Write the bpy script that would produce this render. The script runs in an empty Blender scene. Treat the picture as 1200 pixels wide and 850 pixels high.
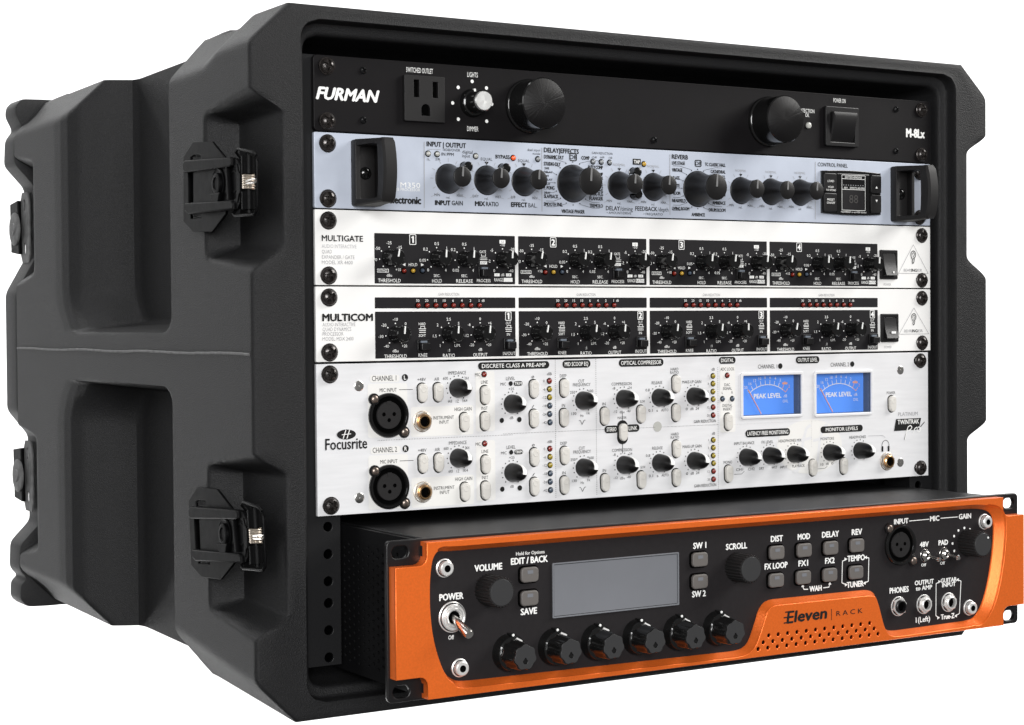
import bpy, math, random
import numpy as np
from mathutils import Vector, Matrix
random.seed(7)
S = bpy.context.scene
COL = S.collection
# ------------------------------------------------------------------ camera (millimetres, z measured from the top of the rack space)
C_CAM=(-456.15,-960.41,-155.96); RT=(0.8525724825841673,-0.5225523076346269,-0.007697254445317079); UP=(0.017479384832156608,0.013792104957355375,0.9997520937446116); FW=(0.5223166023076034,0.8524956678051634,-0.020892662043631004); FPX=2150.37
ZO = 381.5                                   # lowest point of the case -> z = 0
def M(x, y, z): return Vector((x, y, z + ZO)) / 1000.0
cam = bpy.data.cameras.new('camera'); camo = bpy.data.objects.new('camera', cam); COL.objects.link(camo)
cam.sensor_width = 36; cam.lens = FPX / 1200 * 36; cam.clip_start = .01; cam.clip_end = 100
mw = Matrix.Identity(4)
for i in range(3):
    mw[i][0] = RT[i]; mw[i][1] = UP[i]; mw[i][2] = -FW[i]
mw.translation = M(*C_CAM); camo.matrix_world = mw
S.camera = camo
# ------------------------------------------------------------------ world, lamps, exposure
w = bpy.data.worlds.new('World'); S.world = w; w.use_nodes = True
w.node_tree.nodes['Background'].inputs[0].default_value = (1, 1, 1, 1)
w.node_tree.nodes['Background'].inputs[1].default_value = 0.16
S.view_settings.view_transform = 'Standard'; S.view_settings.look = 'None'
S.view_settings.exposure = 0; S.view_settings.gamma = 1; S.view_settings.use_curve_mapping = False
S.cycles.max_bounces = 6; S.cycles.use_denoising = True
def area(name, pos, target, sx, sy, power, col=(1, 1, 1)):
    l = bpy.data.lights.new(name, 'AREA'); l.shape = 'RECTANGLE'; l.size = sx; l.size_y = sy; l.energy = power; l.color = col
    o = bpy.data.objects.new(name, l); COL.objects.link(o); o.location = pos
    o.rotation_euler = (Vector(target) - Vector(pos)).to_track_quat('-Z', 'Y').to_euler()
    return o
TG = (.2, .1, .2)
area('key_softbox', (2.5, -1.0, 1.7), TG, 1.3, 1.3, 82, (1, .985, .96))
area('front_softbox', (-1.0, -2.6, .75), TG, 1.3, 1.0, 84, (1, 1, 1))
area('rear_side_fill', (-2.1, 3.4, .7), (-.05, .2, .2), 2.4, 2.6, 15, (.98, .99, 1))  # added lamp, stands in for white backdrop mirrored in the case side
area('left_softbox', (-2.7, -.2, 1.0), (-.05, .2, .2), 1.0, 1.4, 17)
area('top_softbox', (-.5, .6, 2.2), TG, 1.0, 1.0, 22)
# backdrop behind the case, lit by its own lamps until it burns out to white
FWv = Vector(FW); RTv = Vector(RT)
bc = M(*C_CAM) + Vector((FWv.x, FWv.y, 0)).normalized() * 5.2
for i, (u, v) in enumerate(((-1.9, 1.7), (1.9, 1.7), (-1.9, -1.3), (1.9, -1.3))):
    p = bc - Vector((FWv.x, FWv.y, 0)).normalized() * 1.9 + RTv * u * 1.35 + Vector((0, 0, v * 1.35))
    area('backdrop_lamp', p, bc + RTv * u * .45 + Vector((0, 0, v * .4)), .9, .9, 84)

# ------------------------------------------------------------------ materials
def mat(name, col, rough=.5, metal=0, spec=.5, bump=0, bscale=300, var=0, vscale=30, emis=None, coat=0, trans=0, stretch=None):
    m = bpy.data.materials.new(name); m.use_nodes = True; nt = m.node_tree; b = nt.nodes['Principled BSDF']
    b.inputs['Base Color'].default_value = (*col, 1); b.inputs['Roughness'].default_value = rough
    b.inputs['Metallic'].default_value = metal; b.inputs['Specular IOR Level'].default_value = spec
    b.inputs['Coat Weight'].default_value = coat; b.inputs['Transmission Weight'].default_value = trans
    if emis: b.inputs['Emission Color'].default_value = (*col, 1); b.inputs['Emission Strength'].default_value = emis
    tc = nt.nodes.new('ShaderNodeTexCoord'); mp = nt.nodes.new('ShaderNodeMapping'); nt.links.new(tc.outputs['Object'], mp.inputs[0])
    if stretch: mp.inputs['Scale'].default_value = stretch
    if bump:
        n = nt.nodes.new('ShaderNodeTexNoise'); n.inputs['Scale'].default_value = bscale; n.inputs['Detail'].default_value = 3
        bp = nt.nodes.new('ShaderNodeBump'); bp.inputs['Strength'].default_value = bump; bp.inputs['Distance'].default_value = .0006
        nt.links.new(mp.outputs[0], n.inputs['Vector']); nt.links.new(n.outputs[0], bp.inputs['Height']); nt.links.new(bp.outputs[0], b.inputs['Normal'])
    if var:
        n = nt.nodes.new('ShaderNodeTexNoise'); n.inputs['Scale'].default_value = vscale; n.inputs['Detail'].default_value = 6
        r = nt.nodes.new('ShaderNodeMapRange'); r.inputs[1].default_value = .3; r.inputs[2].default_value = .7
        r.inputs[3].default_value = 1 - var; r.inputs[4].default_value = 1 + var
        mx = nt.nodes.new('ShaderNodeMix'); mx.data_type = 'RGBA'; mx.blend_type = 'MULTIPLY'; mx.inputs[0].default_value = 1
        mx.inputs[6].default_value = (*col, 1)
        nt.links.new(mp.outputs[0], n.inputs['Vector']); nt.links.new(n.outputs[0], r.inputs[0]); nt.links.new(r.outputs[0], mx.inputs[7]); nt.links.new(mx.outputs[2], b.inputs['Base Color'])
        r2 = nt.nodes.new('ShaderNodeMapRange'); r2.inputs[3].default_value = rough * (1 + var * .6); r2.inputs[4].default_value = rough * (1 - var * .6)
        nt.links.new(n.outputs[0], r2.inputs[0]); nt.links.new(r2.outputs[0], b.inputs['Roughness'])
    return m
MT = dict(
    shell=mat('moulded_black_polyethylene', (.0112, .0112, .0118), .52, spec=.24, bump=.75, bscale=1500, var=.36, vscale=1200),
    lid=mat('moulded_lid_polyethylene', (.0145, .0145, .0152), .54, spec=.26, bump=.7, bscale=1500, var=.3, vscale=1200),
    seam=mat('pale_mould_seam', (.10, .10, .10), .6, bump=.4, bscale=300, var=.3, vscale=200),
    inner=mat('inner_black', (.008, .008, .009), .7, spec=.2, bump=.3, bscale=500),
    steel=mat('black_powder_steel', (.007, .007, .0076), .45, spec=.28, bump=.15, bscale=1500),
    latch=mat('black_latch_steel', (.002, .002, .0022), .4, spec=.05, bump=.1, bscale=1200, var=.3, vscale=200),
    chrome=mat('bright_steel', (.75, .73, .70), .22, metal=1, var=.1, vscale=200),
    dchrome=mat('worn_dark_screw', (.035, .030, .028), .24, metal=.5, spec=.7, bump=.12, bscale=1500, var=.6, vscale=500),
    dscrew=mat('bronzed_screw', (.22, .18, .155), .3, metal=.85, bump=.1, bscale=1500, var=.4, vscale=400), dimdigit=mat('unlit_digit', (.045, .042, .04), .5), nickel=mat('warm_nickel', (.62, .54, .45), .36, metal=.85), whitemetal=mat('pale_polished_steel', (.80, .79, .77), .34, metal=.55), brass=mat('warm_brass', (.80, .50, .25), .25, metal=1),
    blackp=mat('black_anodised_panel', (.0055, .0048, .0054), .5, spec=.14, bump=.06, bscale=2500, var=.15, vscale=60),
    gloss=mat('glossy_black_plastic', (.006, .006, .006), .14, spec=.5),
    knobs=mat('glossy_charcoal_knob', (.0052, .0048, .005), .38, spec=.32, bump=.04, bscale=2500, var=.3, vscale=400),
    satin=mat('satin_black_plastic', (.0075, .007, .0075), .36, spec=.35, bump=.05, bscale=2500),
    matte=mat('matte_black_rubber', (.0105, .0098, .010), .55, spec=.28, bump=.15, bscale=2500),
    capgrey=mat('worn_charcoal_cap', (.030, .030, .031), .38, bump=.15, bscale=2500),
    blue=mat('pale_blue_aluminium', (.475, .515, .60), .42, metal=.10, spec=.5, bump=.05, bscale=1500, var=.05, vscale=60),
    white=mat('silver_white_panel', (.80, .792, .775), .45, metal=.0, bump=.06, bscale=1500, var=.035, vscale=25),
    foc=mat('silver_grey_panel', (.70, .70, .71), .42, metal=.05, bump=.08, bscale=700, var=.04, vscale=40, stretch=(1, 1, 8)),
    cream=mat('cream_printed_field', (.735, .725, .70), .5),
    creamd=mat('cream_crest_print', (.58, .575, .56), .5),
    btn=mat('ivory_button', (.62, .60, .56), .35, spec=.5),
    field=mat('charcoal_screened_field', (.010, .0092, .0105), .5, spec=.22, bump=.05, bscale=2000, var=.15, vscale=60),
    ink=mat('black_ink', (.012, .012, .012), .5, spec=.2), grey=mat('grey_ink', (.30, .30, .31), .5), faint=mat('faint_grey_ink', (.42, .42, .43), .5),
    wink=mat('white_ink', (.82, .82, .80), .5), slot=mat('dark_opening', (.002, .002, .002), .9, spec=0),
    orange=mat('orange_anodised_metal', (.88, .165, .022), .33, metal=.45, spec=.5, bump=.22, bscale=2200, var=.06, vscale=900),
    eleven=mat('charcoal_control_plate', (.0125, .0108, .0117), .52, spec=.25, bump=.12, bscale=2600, var=.1, vscale=300),
    lcd=mat('unlit_grey_display', (.16, .165, .18), .22, spec=.5, var=.14, vscale=8),
    rbtn=mat('grey_rubber_button', (.115, .105, .098), .5, bump=.1, bscale=2500), window=mat('clear_led_window', (.16, .18, .21), .2),
    red=mat('red_led', (.20, .014, .006), .2), redl=mat('lit_red_led', (.8, .10, .02), .2, emis=.3), amber=mat('amber_led', (.5, .3, .035), .2), yel=mat('yellow_led', (.30, .225, .018), .2),
    dled=mat('unlit_blue_led', (.05, .07, .10), .2), cled=mat('clear_led', (.45, .45, .42), .15), gled=mat('grey_led', (.22, .23, .24), .2),
    meter=mat('backlit_blue_meter_dial', (.085, .27, .84), .5, emis=.2), needle=mat('salmon_needle', (.90, .42, .30), .5),
    bluegrey=mat('meter_inner_wall', (.08, .11, .16), .3), pole=mat('brushed_aluminium_cap', (.80, .80, .80), .28, metal=1),
    back=mat('white_paper_backdrop', (.88, .88, .88), .9, spec=.1),
)
g = bpy.data.materials.new('clear_glass'); g.use_nodes = True; nt = g.node_tree; nt.nodes.clear()
_o = nt.nodes.new('ShaderNodeOutputMaterial'); _t = nt.nodes.new('ShaderNodeBsdfTransparent'); _g = nt.nodes.new('ShaderNodeBsdfGlossy'); _g.inputs['Roughness'].default_value = .03
_m = nt.nodes.new('ShaderNodeMixShader')
_m.inputs[0].default_value = .05; nt.links.new(_t.outputs[0], _m.inputs[1]); nt.links.new(_g.outputs[0], _m.inputs[2]); nt.links.new(_m.outputs[0], _o.inputs[0])
MT['glass'] = g
# radial brushing on the conditioner knobs' end faces
def radial(name, c0, c1, rough, metal):
    m = mat(name, c0, rough, metal=metal); nt = m.node_tree; b = nt.nodes['Principled BSDF']
    tc = nt.nodes.new('ShaderNodeTexCoord'); sp = nt.nodes.new('ShaderNodeSeparateXYZ'); nt.links.new(tc.outputs['Object'], sp.inputs[0])
    at = nt.nodes.new('ShaderNodeMath'); at.operation = 'ARCTAN2'; nt.links.new(sp.outputs[0], at.inputs[0]); nt.links.new(sp.outputs[2], at.inputs[1])
    cb = nt.nodes.new('ShaderNodeCombineXYZ'); nt.links.new(at.outputs[0], cb.inputs[0])
    n = nt.nodes.new('ShaderNodeTexNoise'); n.inputs['Scale'].default_value = 9; n.inputs['Detail'].default_value = 8; nt.links.new(cb.outputs[0], n.inputs['Vector'])
    bp = nt.nodes.new('ShaderNodeBump'); bp.inputs['Strength'].default_value = .35; bp.inputs['Distance'].default_value = .0004; nt.links.new(n.outputs[0], bp.inputs['Height']); nt.links.new(bp.outputs[0], b.inputs['Normal'])
    b.inputs['Anisotropic'].default_value = .8
    if not metal: b.inputs['Specular IOR Level'].default_value = .2
    return m
MT['spunblack'] = radial('spun_black_face', (.0035, .003, .0032), None, .38, 0); MT['spunalu'] = radial('spun_aluminium_face', (.52, .52, .51), None, .38, .9)

# ------------------------------------------------------------------ geometry helpers (all in mm)
def join(*gs):
    V, F, n = [], [], 0
    for g in gs:
        V += list(g[0]); F += [tuple(i + n for i in f) for f in g[1]]; n += len(g[0])
    return V, F
def shift(g, x=0, y=0, z=0): return [(a + x, b + y, c + z) for a, b, c in g[0]], g[1]
def build(name, g, m, angle=35):
    me = bpy.data.meshes.new(name)
    me.from_pydata([(x / 1000, y / 1000, z / 1000) for x, y, z in g[0]], [], g[1])
    for k in (m if isinstance(m, list) else [m]): me.materials.append(MT[k])
    me.polygons.foreach_set('use_smooth', [True] * len(me.polygons)); me.set_sharp_from_angle(angle=math.radians(angle)); me.update()
    return me
def put(name, me, parent, x=0, y=0, z=0, rot=None):
    """a part whose mesh is already centred on its own origin; x, y, z in rack millimetres"""
    o = bpy.data.objects.new(name, me); COL.objects.link(o); o.parent = parent
    base = parent.matrix_world_mm if False else ORG[parent.name]
    o.location = Vector((x - base[0], y - base[1], z - base[2])) / 1000
    ORG[o.name] = (x, y, z)
    if rot: o.rotation_euler = rot
    return o
ORG = {}
def part(name, g, m, parent, angle=35):
    """a part given in rack millimetres; its origin goes to its middle"""
    a = np.array(g[0]); c = (a.min(0) + a.max(0)) / 2
    g = ([tuple(v) for v in (a - c).tolist()], g[1])
    return put(name, build(name, g, m, angle), parent, *c)
def thing(name, label, cat, x, y, z):
    o = bpy.data.objects.new(name, None); COL.objects.link(o); o.empty_display_size = .02
    o.location = M(x, y, z); o['label'] = label; o['category'] = cat; ORG[o.name] = (x, y, z)
    return o
def box(x0, x1, y0, y1, z0, z1):
    V = [(x, y, z) for x in (x0, x1) for y in (y0, y1) for z in (z0, z1)]
    return V, [(0, 1, 3, 2), (4, 6, 7, 5), (0, 4, 5, 1), (2, 3, 7, 6), (0, 2, 6, 4), (1, 5, 7, 3)]
def lathe(prof, n=24, c=(0, 0, 0), sx=1):
    """profile [(radius, height towards the viewer)] round an axis that points out of the panel"""
    V, F = [], []
    for r, h in prof:
        for i in range(n):
            a = 2 * math.pi * i / n; V.append((c[0] + r * math.cos(a) * sx, c[1] - h, c[2] + r * math.sin(a)))
    for k in range(len(prof) - 1):
        for i in range(n):
            j = (i + 1) % n; F.append((k * n + i, k * n + j, (k + 1) * n + j, (k + 1) * n + i))
    if prof[-1][1] >= prof[-2][1] - .35 and prof[-1][0] < .2 or len(prof) == 2 or prof[-1][0] > 10 and prof[-1][1] > 10: F.append(tuple(range((len(prof) - 1) * n, len(prof) * n)))
    return V, F
def loft(rings, cap0=False, cap1=True, closed=True):
    n = len(rings[0]); V = [tuple(p) for r in rings for p in r]; F = []
    for k in range(len(rings) - 1):
        for i in range(n if closed else n - 1):
            j = (i + 1) % n; F.append((k * n + i, k * n + j, (k + 1) * n + j, (k + 1) * n + i))
    if cap0: F.append(tuple(range(n))[::-1])
    if cap1: F.append(tuple(range((len(rings) - 1) * n, len(rings) * n)))
    return V, F
def tube(P, r, n=8):
    P = [Vector(p) for p in P]; rings = []
    up = Vector((0, 0, 1))
    for i, p in enumerate(P):
        d = (P[min(i + 1, len(P) - 1)] - P[max(i - 1, 0)]).normalized()
        u = d.cross(up)
        if u.length < .05: u = d.cross(Vector((0, 1, 0)))
        u.normalize(); v = d.cross(u)
        rr = r[i] if isinstance(r, (list, tuple)) else r
        rings.append([tuple(p + u * rr * math.cos(2 * math.pi * k / n) + v * rr * math.sin(2 * math.pi * k / n)) for k in range(n)])
    return loft(rings, True, True)
def rrect(cx, cz, w, h, r, n=4):
    P = []
    r = min(r, w / 2 - .01, h / 2 - .01)
    for sx, sz, a0 in ((1, 1, 0), (-1, 1, 90), (-1, -1, 180), (1, -1, 270)):
        for k in range(n + 1):
            a = math.radians(a0 + 90 * k / n); P.append((cx + sx * (w / 2 - r) + r * math.cos(a), cz + sz * (h / 2 - r) + r * math.sin(a)))
    return P
def circ(cx, cz, r, n=16): return [(cx + r * math.cos(2 * math.pi * k / n), cz + r * math.sin(2 * math.pi * k / n)) for k in range(n)]
_PC = {}
def plate(outer, holes, yf, yb, bev=0, axis='Y'):
    """a sheet with real holes, front face at yf and back face at yb (yf < yb)"""
    c = bpy.data.curves.new('c', 'CURVE'); c.dimensions = '2D'; c.fill_mode = 'BOTH'
    for P in [outer] + list(holes):
        s = c.splines.new('POLY'); s.points.add(len(P) - 1); s.use_cyclic_u = True
        for k, p in enumerate(P): s.points[k].co = (p[0], p[1], 0, 1)
    c.extrude = max((yb - yf) / 2 - bev, 0); c.bevel_depth = bev; c.offset = -bev; c.bevel_resolution = 1
    o = bpy.data.objects.new('c', c); me = bpy.data.meshes.new_from_object(o); ym = (yf + yb) / 2
    if axis == 'Y': V = [(v.co.x, ym - v.co.z, v.co.y) for v in me.vertices]; F = [tuple(p.vertices) for p in me.polygons]
    else: V = [(ym - v.co.z, v.co.x, v.co.y) for v in me.vertices]; F = [tuple(p.vertices)[::-1] for p in me.polygons]
    bpy.data.objects.remove(o); bpy.data.curves.remove(c); bpy.data.meshes.remove(me)
    return V, F
def rbox(cx, cz, w, h, yf, yb, r=1, bev=.4): return plate(rrect(cx, cz, w, h, r, 3), [], yf, yb, bev)
_T = {}
def _textgeo(s, bold):
    k = (s, bold)
    if k not in _T:
        c = bpy.data.curves.new('t', 'FONT'); c.body = s; c.size = 1; c.offset = bold; c.resolution_u = 2
        o = bpy.data.objects.new('t', c); me = bpy.data.meshes.new_from_object(o)
        V = np.array([(v.co.x, v.co.y) for v in me.vertices]) if len(me.vertices) else np.zeros((0, 2)); F = [tuple(p.vertices) for p in me.polygons]
        bpy.data.objects.remove(o); bpy.data.curves.remove(c); bpy.data.meshes.remove(me); _T[k] = (V, F)
    return _T[k]
CAP = _textgeo('H', 0)[0][:, 1].max()
class Ink:
    """the flat print of one unit, gathered by ink colour"""
    def __init__(s, y): s.y = y; s.g = {}; s.n = 0
    def add(s, col, g):
        s.n = (s.n + 1) % 14; s.g.setdefault(col, []).append(shift(g, 0, -.004 * s.n, 0))
    def t(s, txt, x0, z0, x1, z1, h, col='ink', bold=.0, shear=0):
        V, F = _textgeo(txt, 0)
        if not len(V): return
        if bold > 0:
            d = bold * h * .95
            for ox, oz in ((-d, 0), (d, 0), (0, d * .7), (0, -d * .7)): s.t(txt, x0 + ox, z0 + oz, x1 + ox, z1 + oz, h, col, 0, shear)
        a, b = V[:, 0].min(), V[:, 0].max(); zc = (z0 + z1) / 2; k = (x1 - x0) / max(b - a, 1e-6)
        s.add(col, ([(x0 + (v[0] - a) * k + shear * (v[1] / CAP) * h, s.y, zc + (v[1] / CAP - .5) * h) for v in V.tolist()], F))
    def c(s, txt, x, z, h, wf=.62, col='ink', bold=0):
        """centred text, wf = width of a character over its height"""
        V = _textgeo(txt, 0)[0]
        if len(V): w = min(h * wf * len(txt) * 1.1, (V[:, 0].max() - V[:, 0].min()) / CAP * h * 1.05)
        else: return
        s.t(txt, x - w / 2, z, x + w / 2, z, h, col, bold)
    def r(s, x0, x1, z0, z1, col='ink', dy=0): s.add(col, ([(x0, s.y - dy, z0), (x1, s.y - dy, z0), (x1, s.y - dy, z1), (x0, s.y - dy, z1)], [(0, 1, 2, 3)]))
    def poly(s, P, col='ink', dy=0): s.add(col, ([(x, s.y - dy, z) for x, z in P], [tuple(range(len(P)))]))
    def frame(s, cx, cz, w, h, r, t, col='ink'):
        A = rrect(cx, cz, w, h, r); B = rrect(cx, cz, w - 2 * t, h - 2 * t, max(r - t, .1)); s.ring(A, B, col)
    def ring(s, A, B, col):
        n = len(A); s.add(col, ([(x, s.y, z) for x, z in A + B], [(i, (i + 1) % n, n + (i + 1) % n, n + i) for i in range(n)]))
    def line(s, x0, z0, x1, z1, t=.25, col='ink'):
        d = Vector((x1 - x0, z1 - z0)).normalized() * t / 2; s.add(col, ([(x0 - d.y, s.y, z0 + d.x), (x0 + d.y, s.y, z0 - d.x), (x1 + d.y, s.y, z1 - d.x), (x1 - d.y, s.y, z1 + d.x)], [(0, 1, 2, 3)]))
    def dots(s, x0, z0, x1, z1, step=1.1, r=.2, col='ink'):
        n = max(1, int(math.hypot(x1 - x0, z1 - z0) / step))
        for i in range(n + 1):
            x = x0 + (x1 - x0) * i / n; z = z0 + (z1 - z0) * i / n; s.r(x - r, x + r, z - r, z + r, col)
    def disc(s, x, z, r, col='ink', n=12, dy=0): s.poly(circ(x, z, r, n), col, dy)
    def ticks(s, x, z, r0, r1, angs, t=.3, col='ink'):
        for a in angs:
            a = math.radians(a); s.line(x + r0 * math.cos(a), z + r0 * math.sin(a), x + r1 * math.cos(a), z + r1 * math.sin(a), t, col)
    def done(s, parent):
        for k, gs in s.g.items(): part('lettering', join(*gs), k, parent)['kind'] = 'stuff'
# ------------------------------------------------------------------ shared small hardware, each mesh made once
def screw_mesh(name, R=5.0, H=2.4, washer=True, col='dchrome', cross=True):
    N, K = 40, 9; rings = []
    if washer: rings += [(R * 1.05, 0), (R * 1.05, .7), (R * .98, 1.0)]
    prof = [(R * .92 * math.cos(t), (1.0 if washer else 0) + H * math.sin(t)) for t in np.linspace(0, math.pi / 2 * .93, K)]
    rings += prof; V = []
    for r, h in rings:
        for i in range(N):
            a = 2 * math.pi * i / N; x, z = r * math.cos(a), r * math.sin(a); hh = h
            if cross and h > 1.2:
                u, v = x * math.cos(.5) + z * math.sin(.5), -x * math.sin(.5) + z * math.cos(.5)
                if (abs(u) < .17 * R and abs(v) < .62 * R) or (abs(v) < .17 * R and abs(u) < .62 * R): hh -= 1.5
            V.append((x, -hh, z))
    n = len(rings); F = [(k * N + i, k * N + (i + 1) % N, (k + 1) * N + (i + 1) % N, (k + 1) * N + i) for k in range(n - 1) for i in range(N)]
    V.append((0, -(rings[-1][1] - (1.5 if cross else 0)), 0)); F += [((n - 1) * N + i, (n - 1) * N + (i + 1) % N, len(V) - 1) for i in range(N)]
    return build(name, (V, F), col, 30)
RS = screw_mesh('rack_screw')
RS2 = screw_mesh('rack_screw_black', 4.9, 2.6, True, 'dchrome')
HS = screw_mesh('black_hex_screw', 2.4, 1.6, False, 'steel')
GS = screw_mesh('grey_screw', 3.4, .5, False, 'chrome')
XS = screw_mesh('socket_screw', 2.7, 1.2, False, 'dscrew')
def rack_screws(u, z0, z1, me=RS, y=0, dx=0):
    for x in (8.4, 474.2 - dx):
        for z in (z0, z1): put('rack_screw', me, u, x, y, z, (0, random.uniform(0, 3), 0))
def led(u, x, z, col, r=1.5, y=0, ring=None, name='led'):
    me = build(name, lathe([(r, 0), (r, .7), (r * .85, 1.3), (r * .45, 1.7), (r * .05, 1.85)], 14), col) if (col, r) not in _LED else _LED[(col, r)]
    _LED[(col, r)] = me
    o = put(name, me, u, x, y, z)
    if 'ring' not in _LED: _LED['ring'] = build('led_ring', lathe([(1.95, 0), (1.95, .3), (1.5, .45), (1.4, .1)], 16), 'slot')
    if y > -50 and r < 2: put('led_ring', _LED['ring'], o, x, y, z)
    return o
_LED = {}
def panel_holes(w=482.6, zc=()):
    H = []
    for z in zc:
        for x in (8.4, w - 8.4): H.append(rrect(x, z, 10.5, 6.8, 3.3))
    return H

# ================================================================== THE CASE
case = thing('rack_case', 'black moulded plastic rack case standing open with its front lid off', 'rack case', 241.3, 230, -381.5)
def ss(a, b, x):
    t = np.clip((x - a) / (b - a), 0, 1); return t * t * (3 - 2 * t)
def smin(a, b, k=3.0):
    h = np.clip(.5 + .5 * (b - a) / k, 0, 1); return b * (1 - h) + a * h - k * h * (1 - h)
def ztop(y):
    z = 26.3 - 5.2 * ss(34, 62, y) - .0 + .6 * ss(62, 110, y) - 4.5 * np.clip((y - 112) / 328, 0, 1)
    return z
def zbot(y): return -381.3 + 8.0 * np.clip((y + 8) / 112, 0, 1) + 8.0 * np.clip((y - 104) / 330, 0, 1)
def notch(y, z, front=True):
    yy = y + 12 if front else 452 - y
    d = np.zeros_like(z)
    L = 66 if front else 62
    s = np.clip(yy / L, 0, 1)
    for (a0, a1, b1, b0) in ((-22.5, -36.5, -109.5, -126.5), (-227.5, -241.5, -318.5, -333)):
        t0 = a0 + (-32.5 - a0 if a0 > -100 else -239 - a0) * s * .8; t1 = a1 - 1 * s
        q1 = b1 + 2 * s; q0 = b0 + 9 * s
        up = np.clip((t0 - z) / (t0 - t1), 0, 1); dn = np.clip((z - q0) / (q1 - q0), 0, 1)
        up = .35 * up + .65 * up * up * (3 - 2 * up); dn = .35 * dn + .65 * dn * dn * (3 - 2 * dn)
        d = np.maximum(d, smin(up, dn, .2))
    return d * 20 * (1 - ss(L - 7, L + 2, yy)) if front else d * 17 * (1 - ss(L - 24, L, yy))
def channel(y, z):
    if y <= 112.25: return np.zeros_like(z)
    d_front = np.full_like(z, y - 112)
    d_band = np.maximum(z + 158.5, -194 - z)
    k = 20.0
    dd = -k / 4 * 0 + smin(d_front, d_band, k)
    wall = 46 * ss(-1.5, 7.0, dd)
    e = 316 - y + smin(d_band - 6, np.full_like(z, 14.0), 12) - 14          # rear slope, easing out round the lower corner
    slope = np.interp(e, [-24, -12, -2, 6, 16, 24, 31, 36], [0, .8, 3.0, 8, 24, 42, 45.4, 46])
    return np.maximum(smin(wall, slope, 6.0), 0)
def left_x(y, z, dr=True):
    zt, zb = ztop(y), zbot(y)
    D = notch(y, z, True) + channel(y, z) + (notch(y, z, False) if y > 388 else 0)
    drop_t = 22.3 + 4.0 * ss(0, 112, y) - 1.5 * ss(112, 440, y); drop_b = 24.5 + 4.5 * ss(0, 112, y) - 4 * ss(112, 440, y)
    x = -44.5 + D
    ct = -44.5 + (z - (zt - drop_t)) * (24.2 / drop_t); cb = -44.5 + ((zb + drop_b) - z) * (24.8 / drop_b)
    return -smin(-smin(-x, -ct, 3.5) * -1 * 1.0, -cb, 3.5) if False else -smin(smin(-x, -ct, 3.5), -cb, 3.5)
tz = np.unique(np.concatenate([np.linspace(0, .10, 18), np.linspace(.10, .90, 230), np.linspace(.90, 1, 18)]))
def ring_pts(y, bump=True):
    zt, zb = ztop(y), zbot(y)
    z = zb + tz * (zt - zb); xl = left_x(y, z)
    ft = np.linspace(0, 1, 66)[1:-1]
    xa, xb = xl[-1], 482.6 - xl[-1]
    topx = xa + (xb - xa) * ft
    lug = 4.8 * np.exp(-((topx + 2) / 14) ** 6) + 4.8 * np.exp(-((topx - 484.6) / 14) ** 6)
    topz = zt + (lug * (ss(84, 91, y) - ss(104, 111, y) + ss(400, 408, y)) if bump else 0)
    xa2, xb2 = xl[0], 482.6 - xl[0]; botx = xb2 + (xa2 - xb2) * ft
    P = [(a, y, b) for a, b in zip(xl, z)] + [(a, y, b) for a, b in zip(topx, np.broadcast_to(topz, topx.shape))]
    P += [(482.6 - a, y, b) for a, b in zip(xl[::-1], z[::-1])] + [(a, y, zb) for a in botx]
    return np.array(P)
def inner_ring(x0, x1, z0, z1, r, y, n):
    """rounded rectangle with the same point layout as the outer ring"""
    nl = len(tz); nt_ = 64; P = []
    def corner(u): return u
    zz = z0 + tz * (z1 - z0)
    for z in zz:
        x = x0
        if z > z1 - r: x = x0 + r - math.sqrt(max(r * r - (z - (z1 - r)) ** 2, 0))
        if z < z0 + r: x = x0 + r - math.sqrt(max(r * r - (z - (z0 + r)) ** 2, 0))
        P.append((x, y, z))
    ft = np.linspace(0, 1, 66)[1:-1]
    for f_ in ft: P.append((x0 + r + (x1 - x0 - 2 * r) * f_, y, z1))
    for z in zz[::-1]:
        x = x1
        if z > z1 - r: x = x1 - r + math.sqrt(max(r * r - (z - (z1 - r)) ** 2, 0))
        if z < z0 + r: x = x1 - r + math.sqrt(max(r * r - (z - (z0 + r)) ** 2, 0))
        P.append((x, y, z))
    for f_ in ft: P.append((x1 - r - (x1 - x0 - 2 * r) * f_, y, z0))
    return np.array(P)
ys = np.unique(np.round(np.concatenate([np.arange(-9.5, 112, 2.2), [112.2, 112.5, 113.5], np.arange(115, 136, 2), np.arange(138, 280, 6), np.arange(280, 330, 2), np.arange(330, 438.6, 3)]), 2))
RG = [ring_pts(y) for y in ys[::-1]]
O0 = RG[-1].copy()
IN = inner_ring(-13.7, 496.3, -371.5, 18.4, 12, -12, None)
def mixr(t, y, dist=None):
    d = IN - O0; L = np.linalg.norm(d[:, [0, 2]], axis=1, keepdims=True)
    Q = O0 + d / np.maximum(L, 1e-6) * t if dist else O0 + d * t
    Q = Q.copy(); Q[:, 1] = y; return Q
RG += [mixr(.5, -10.9, 1), mixr(1.3, -11.7, 1), mixr(2.4, -12.0, 1), mixr(.5, -12.0), mixr(.88, -12.0)]
for (i0, dy) in ((0, -12.25), (.3, -11.7), (.5, -10.4), (.6, -8), (.8, -5), (1.2, -3.2), (2.4, -2.3), (4.8, -2.0), (6.0, -1.4), (6.7, 0), (7.1, 3), (7.6, 26), (13, 40), (20, 60), (21, 430)):
    RG.append(inner_ring(-13.7 + i0, 496.3 - i0, -371.5 + min(i0, 12) * 1.0, 18.4 - min(i0, 12) * 1.15, 12 - min(i0, 12) * .5, dy, None))
sh = loft([r.tolist() for r in RG], True, True)
part('shell', ([(x, y, z) for x, y, z in sh[0]], [f[::-1] for f in sh[1]]), 'shell', case, 42)
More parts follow.
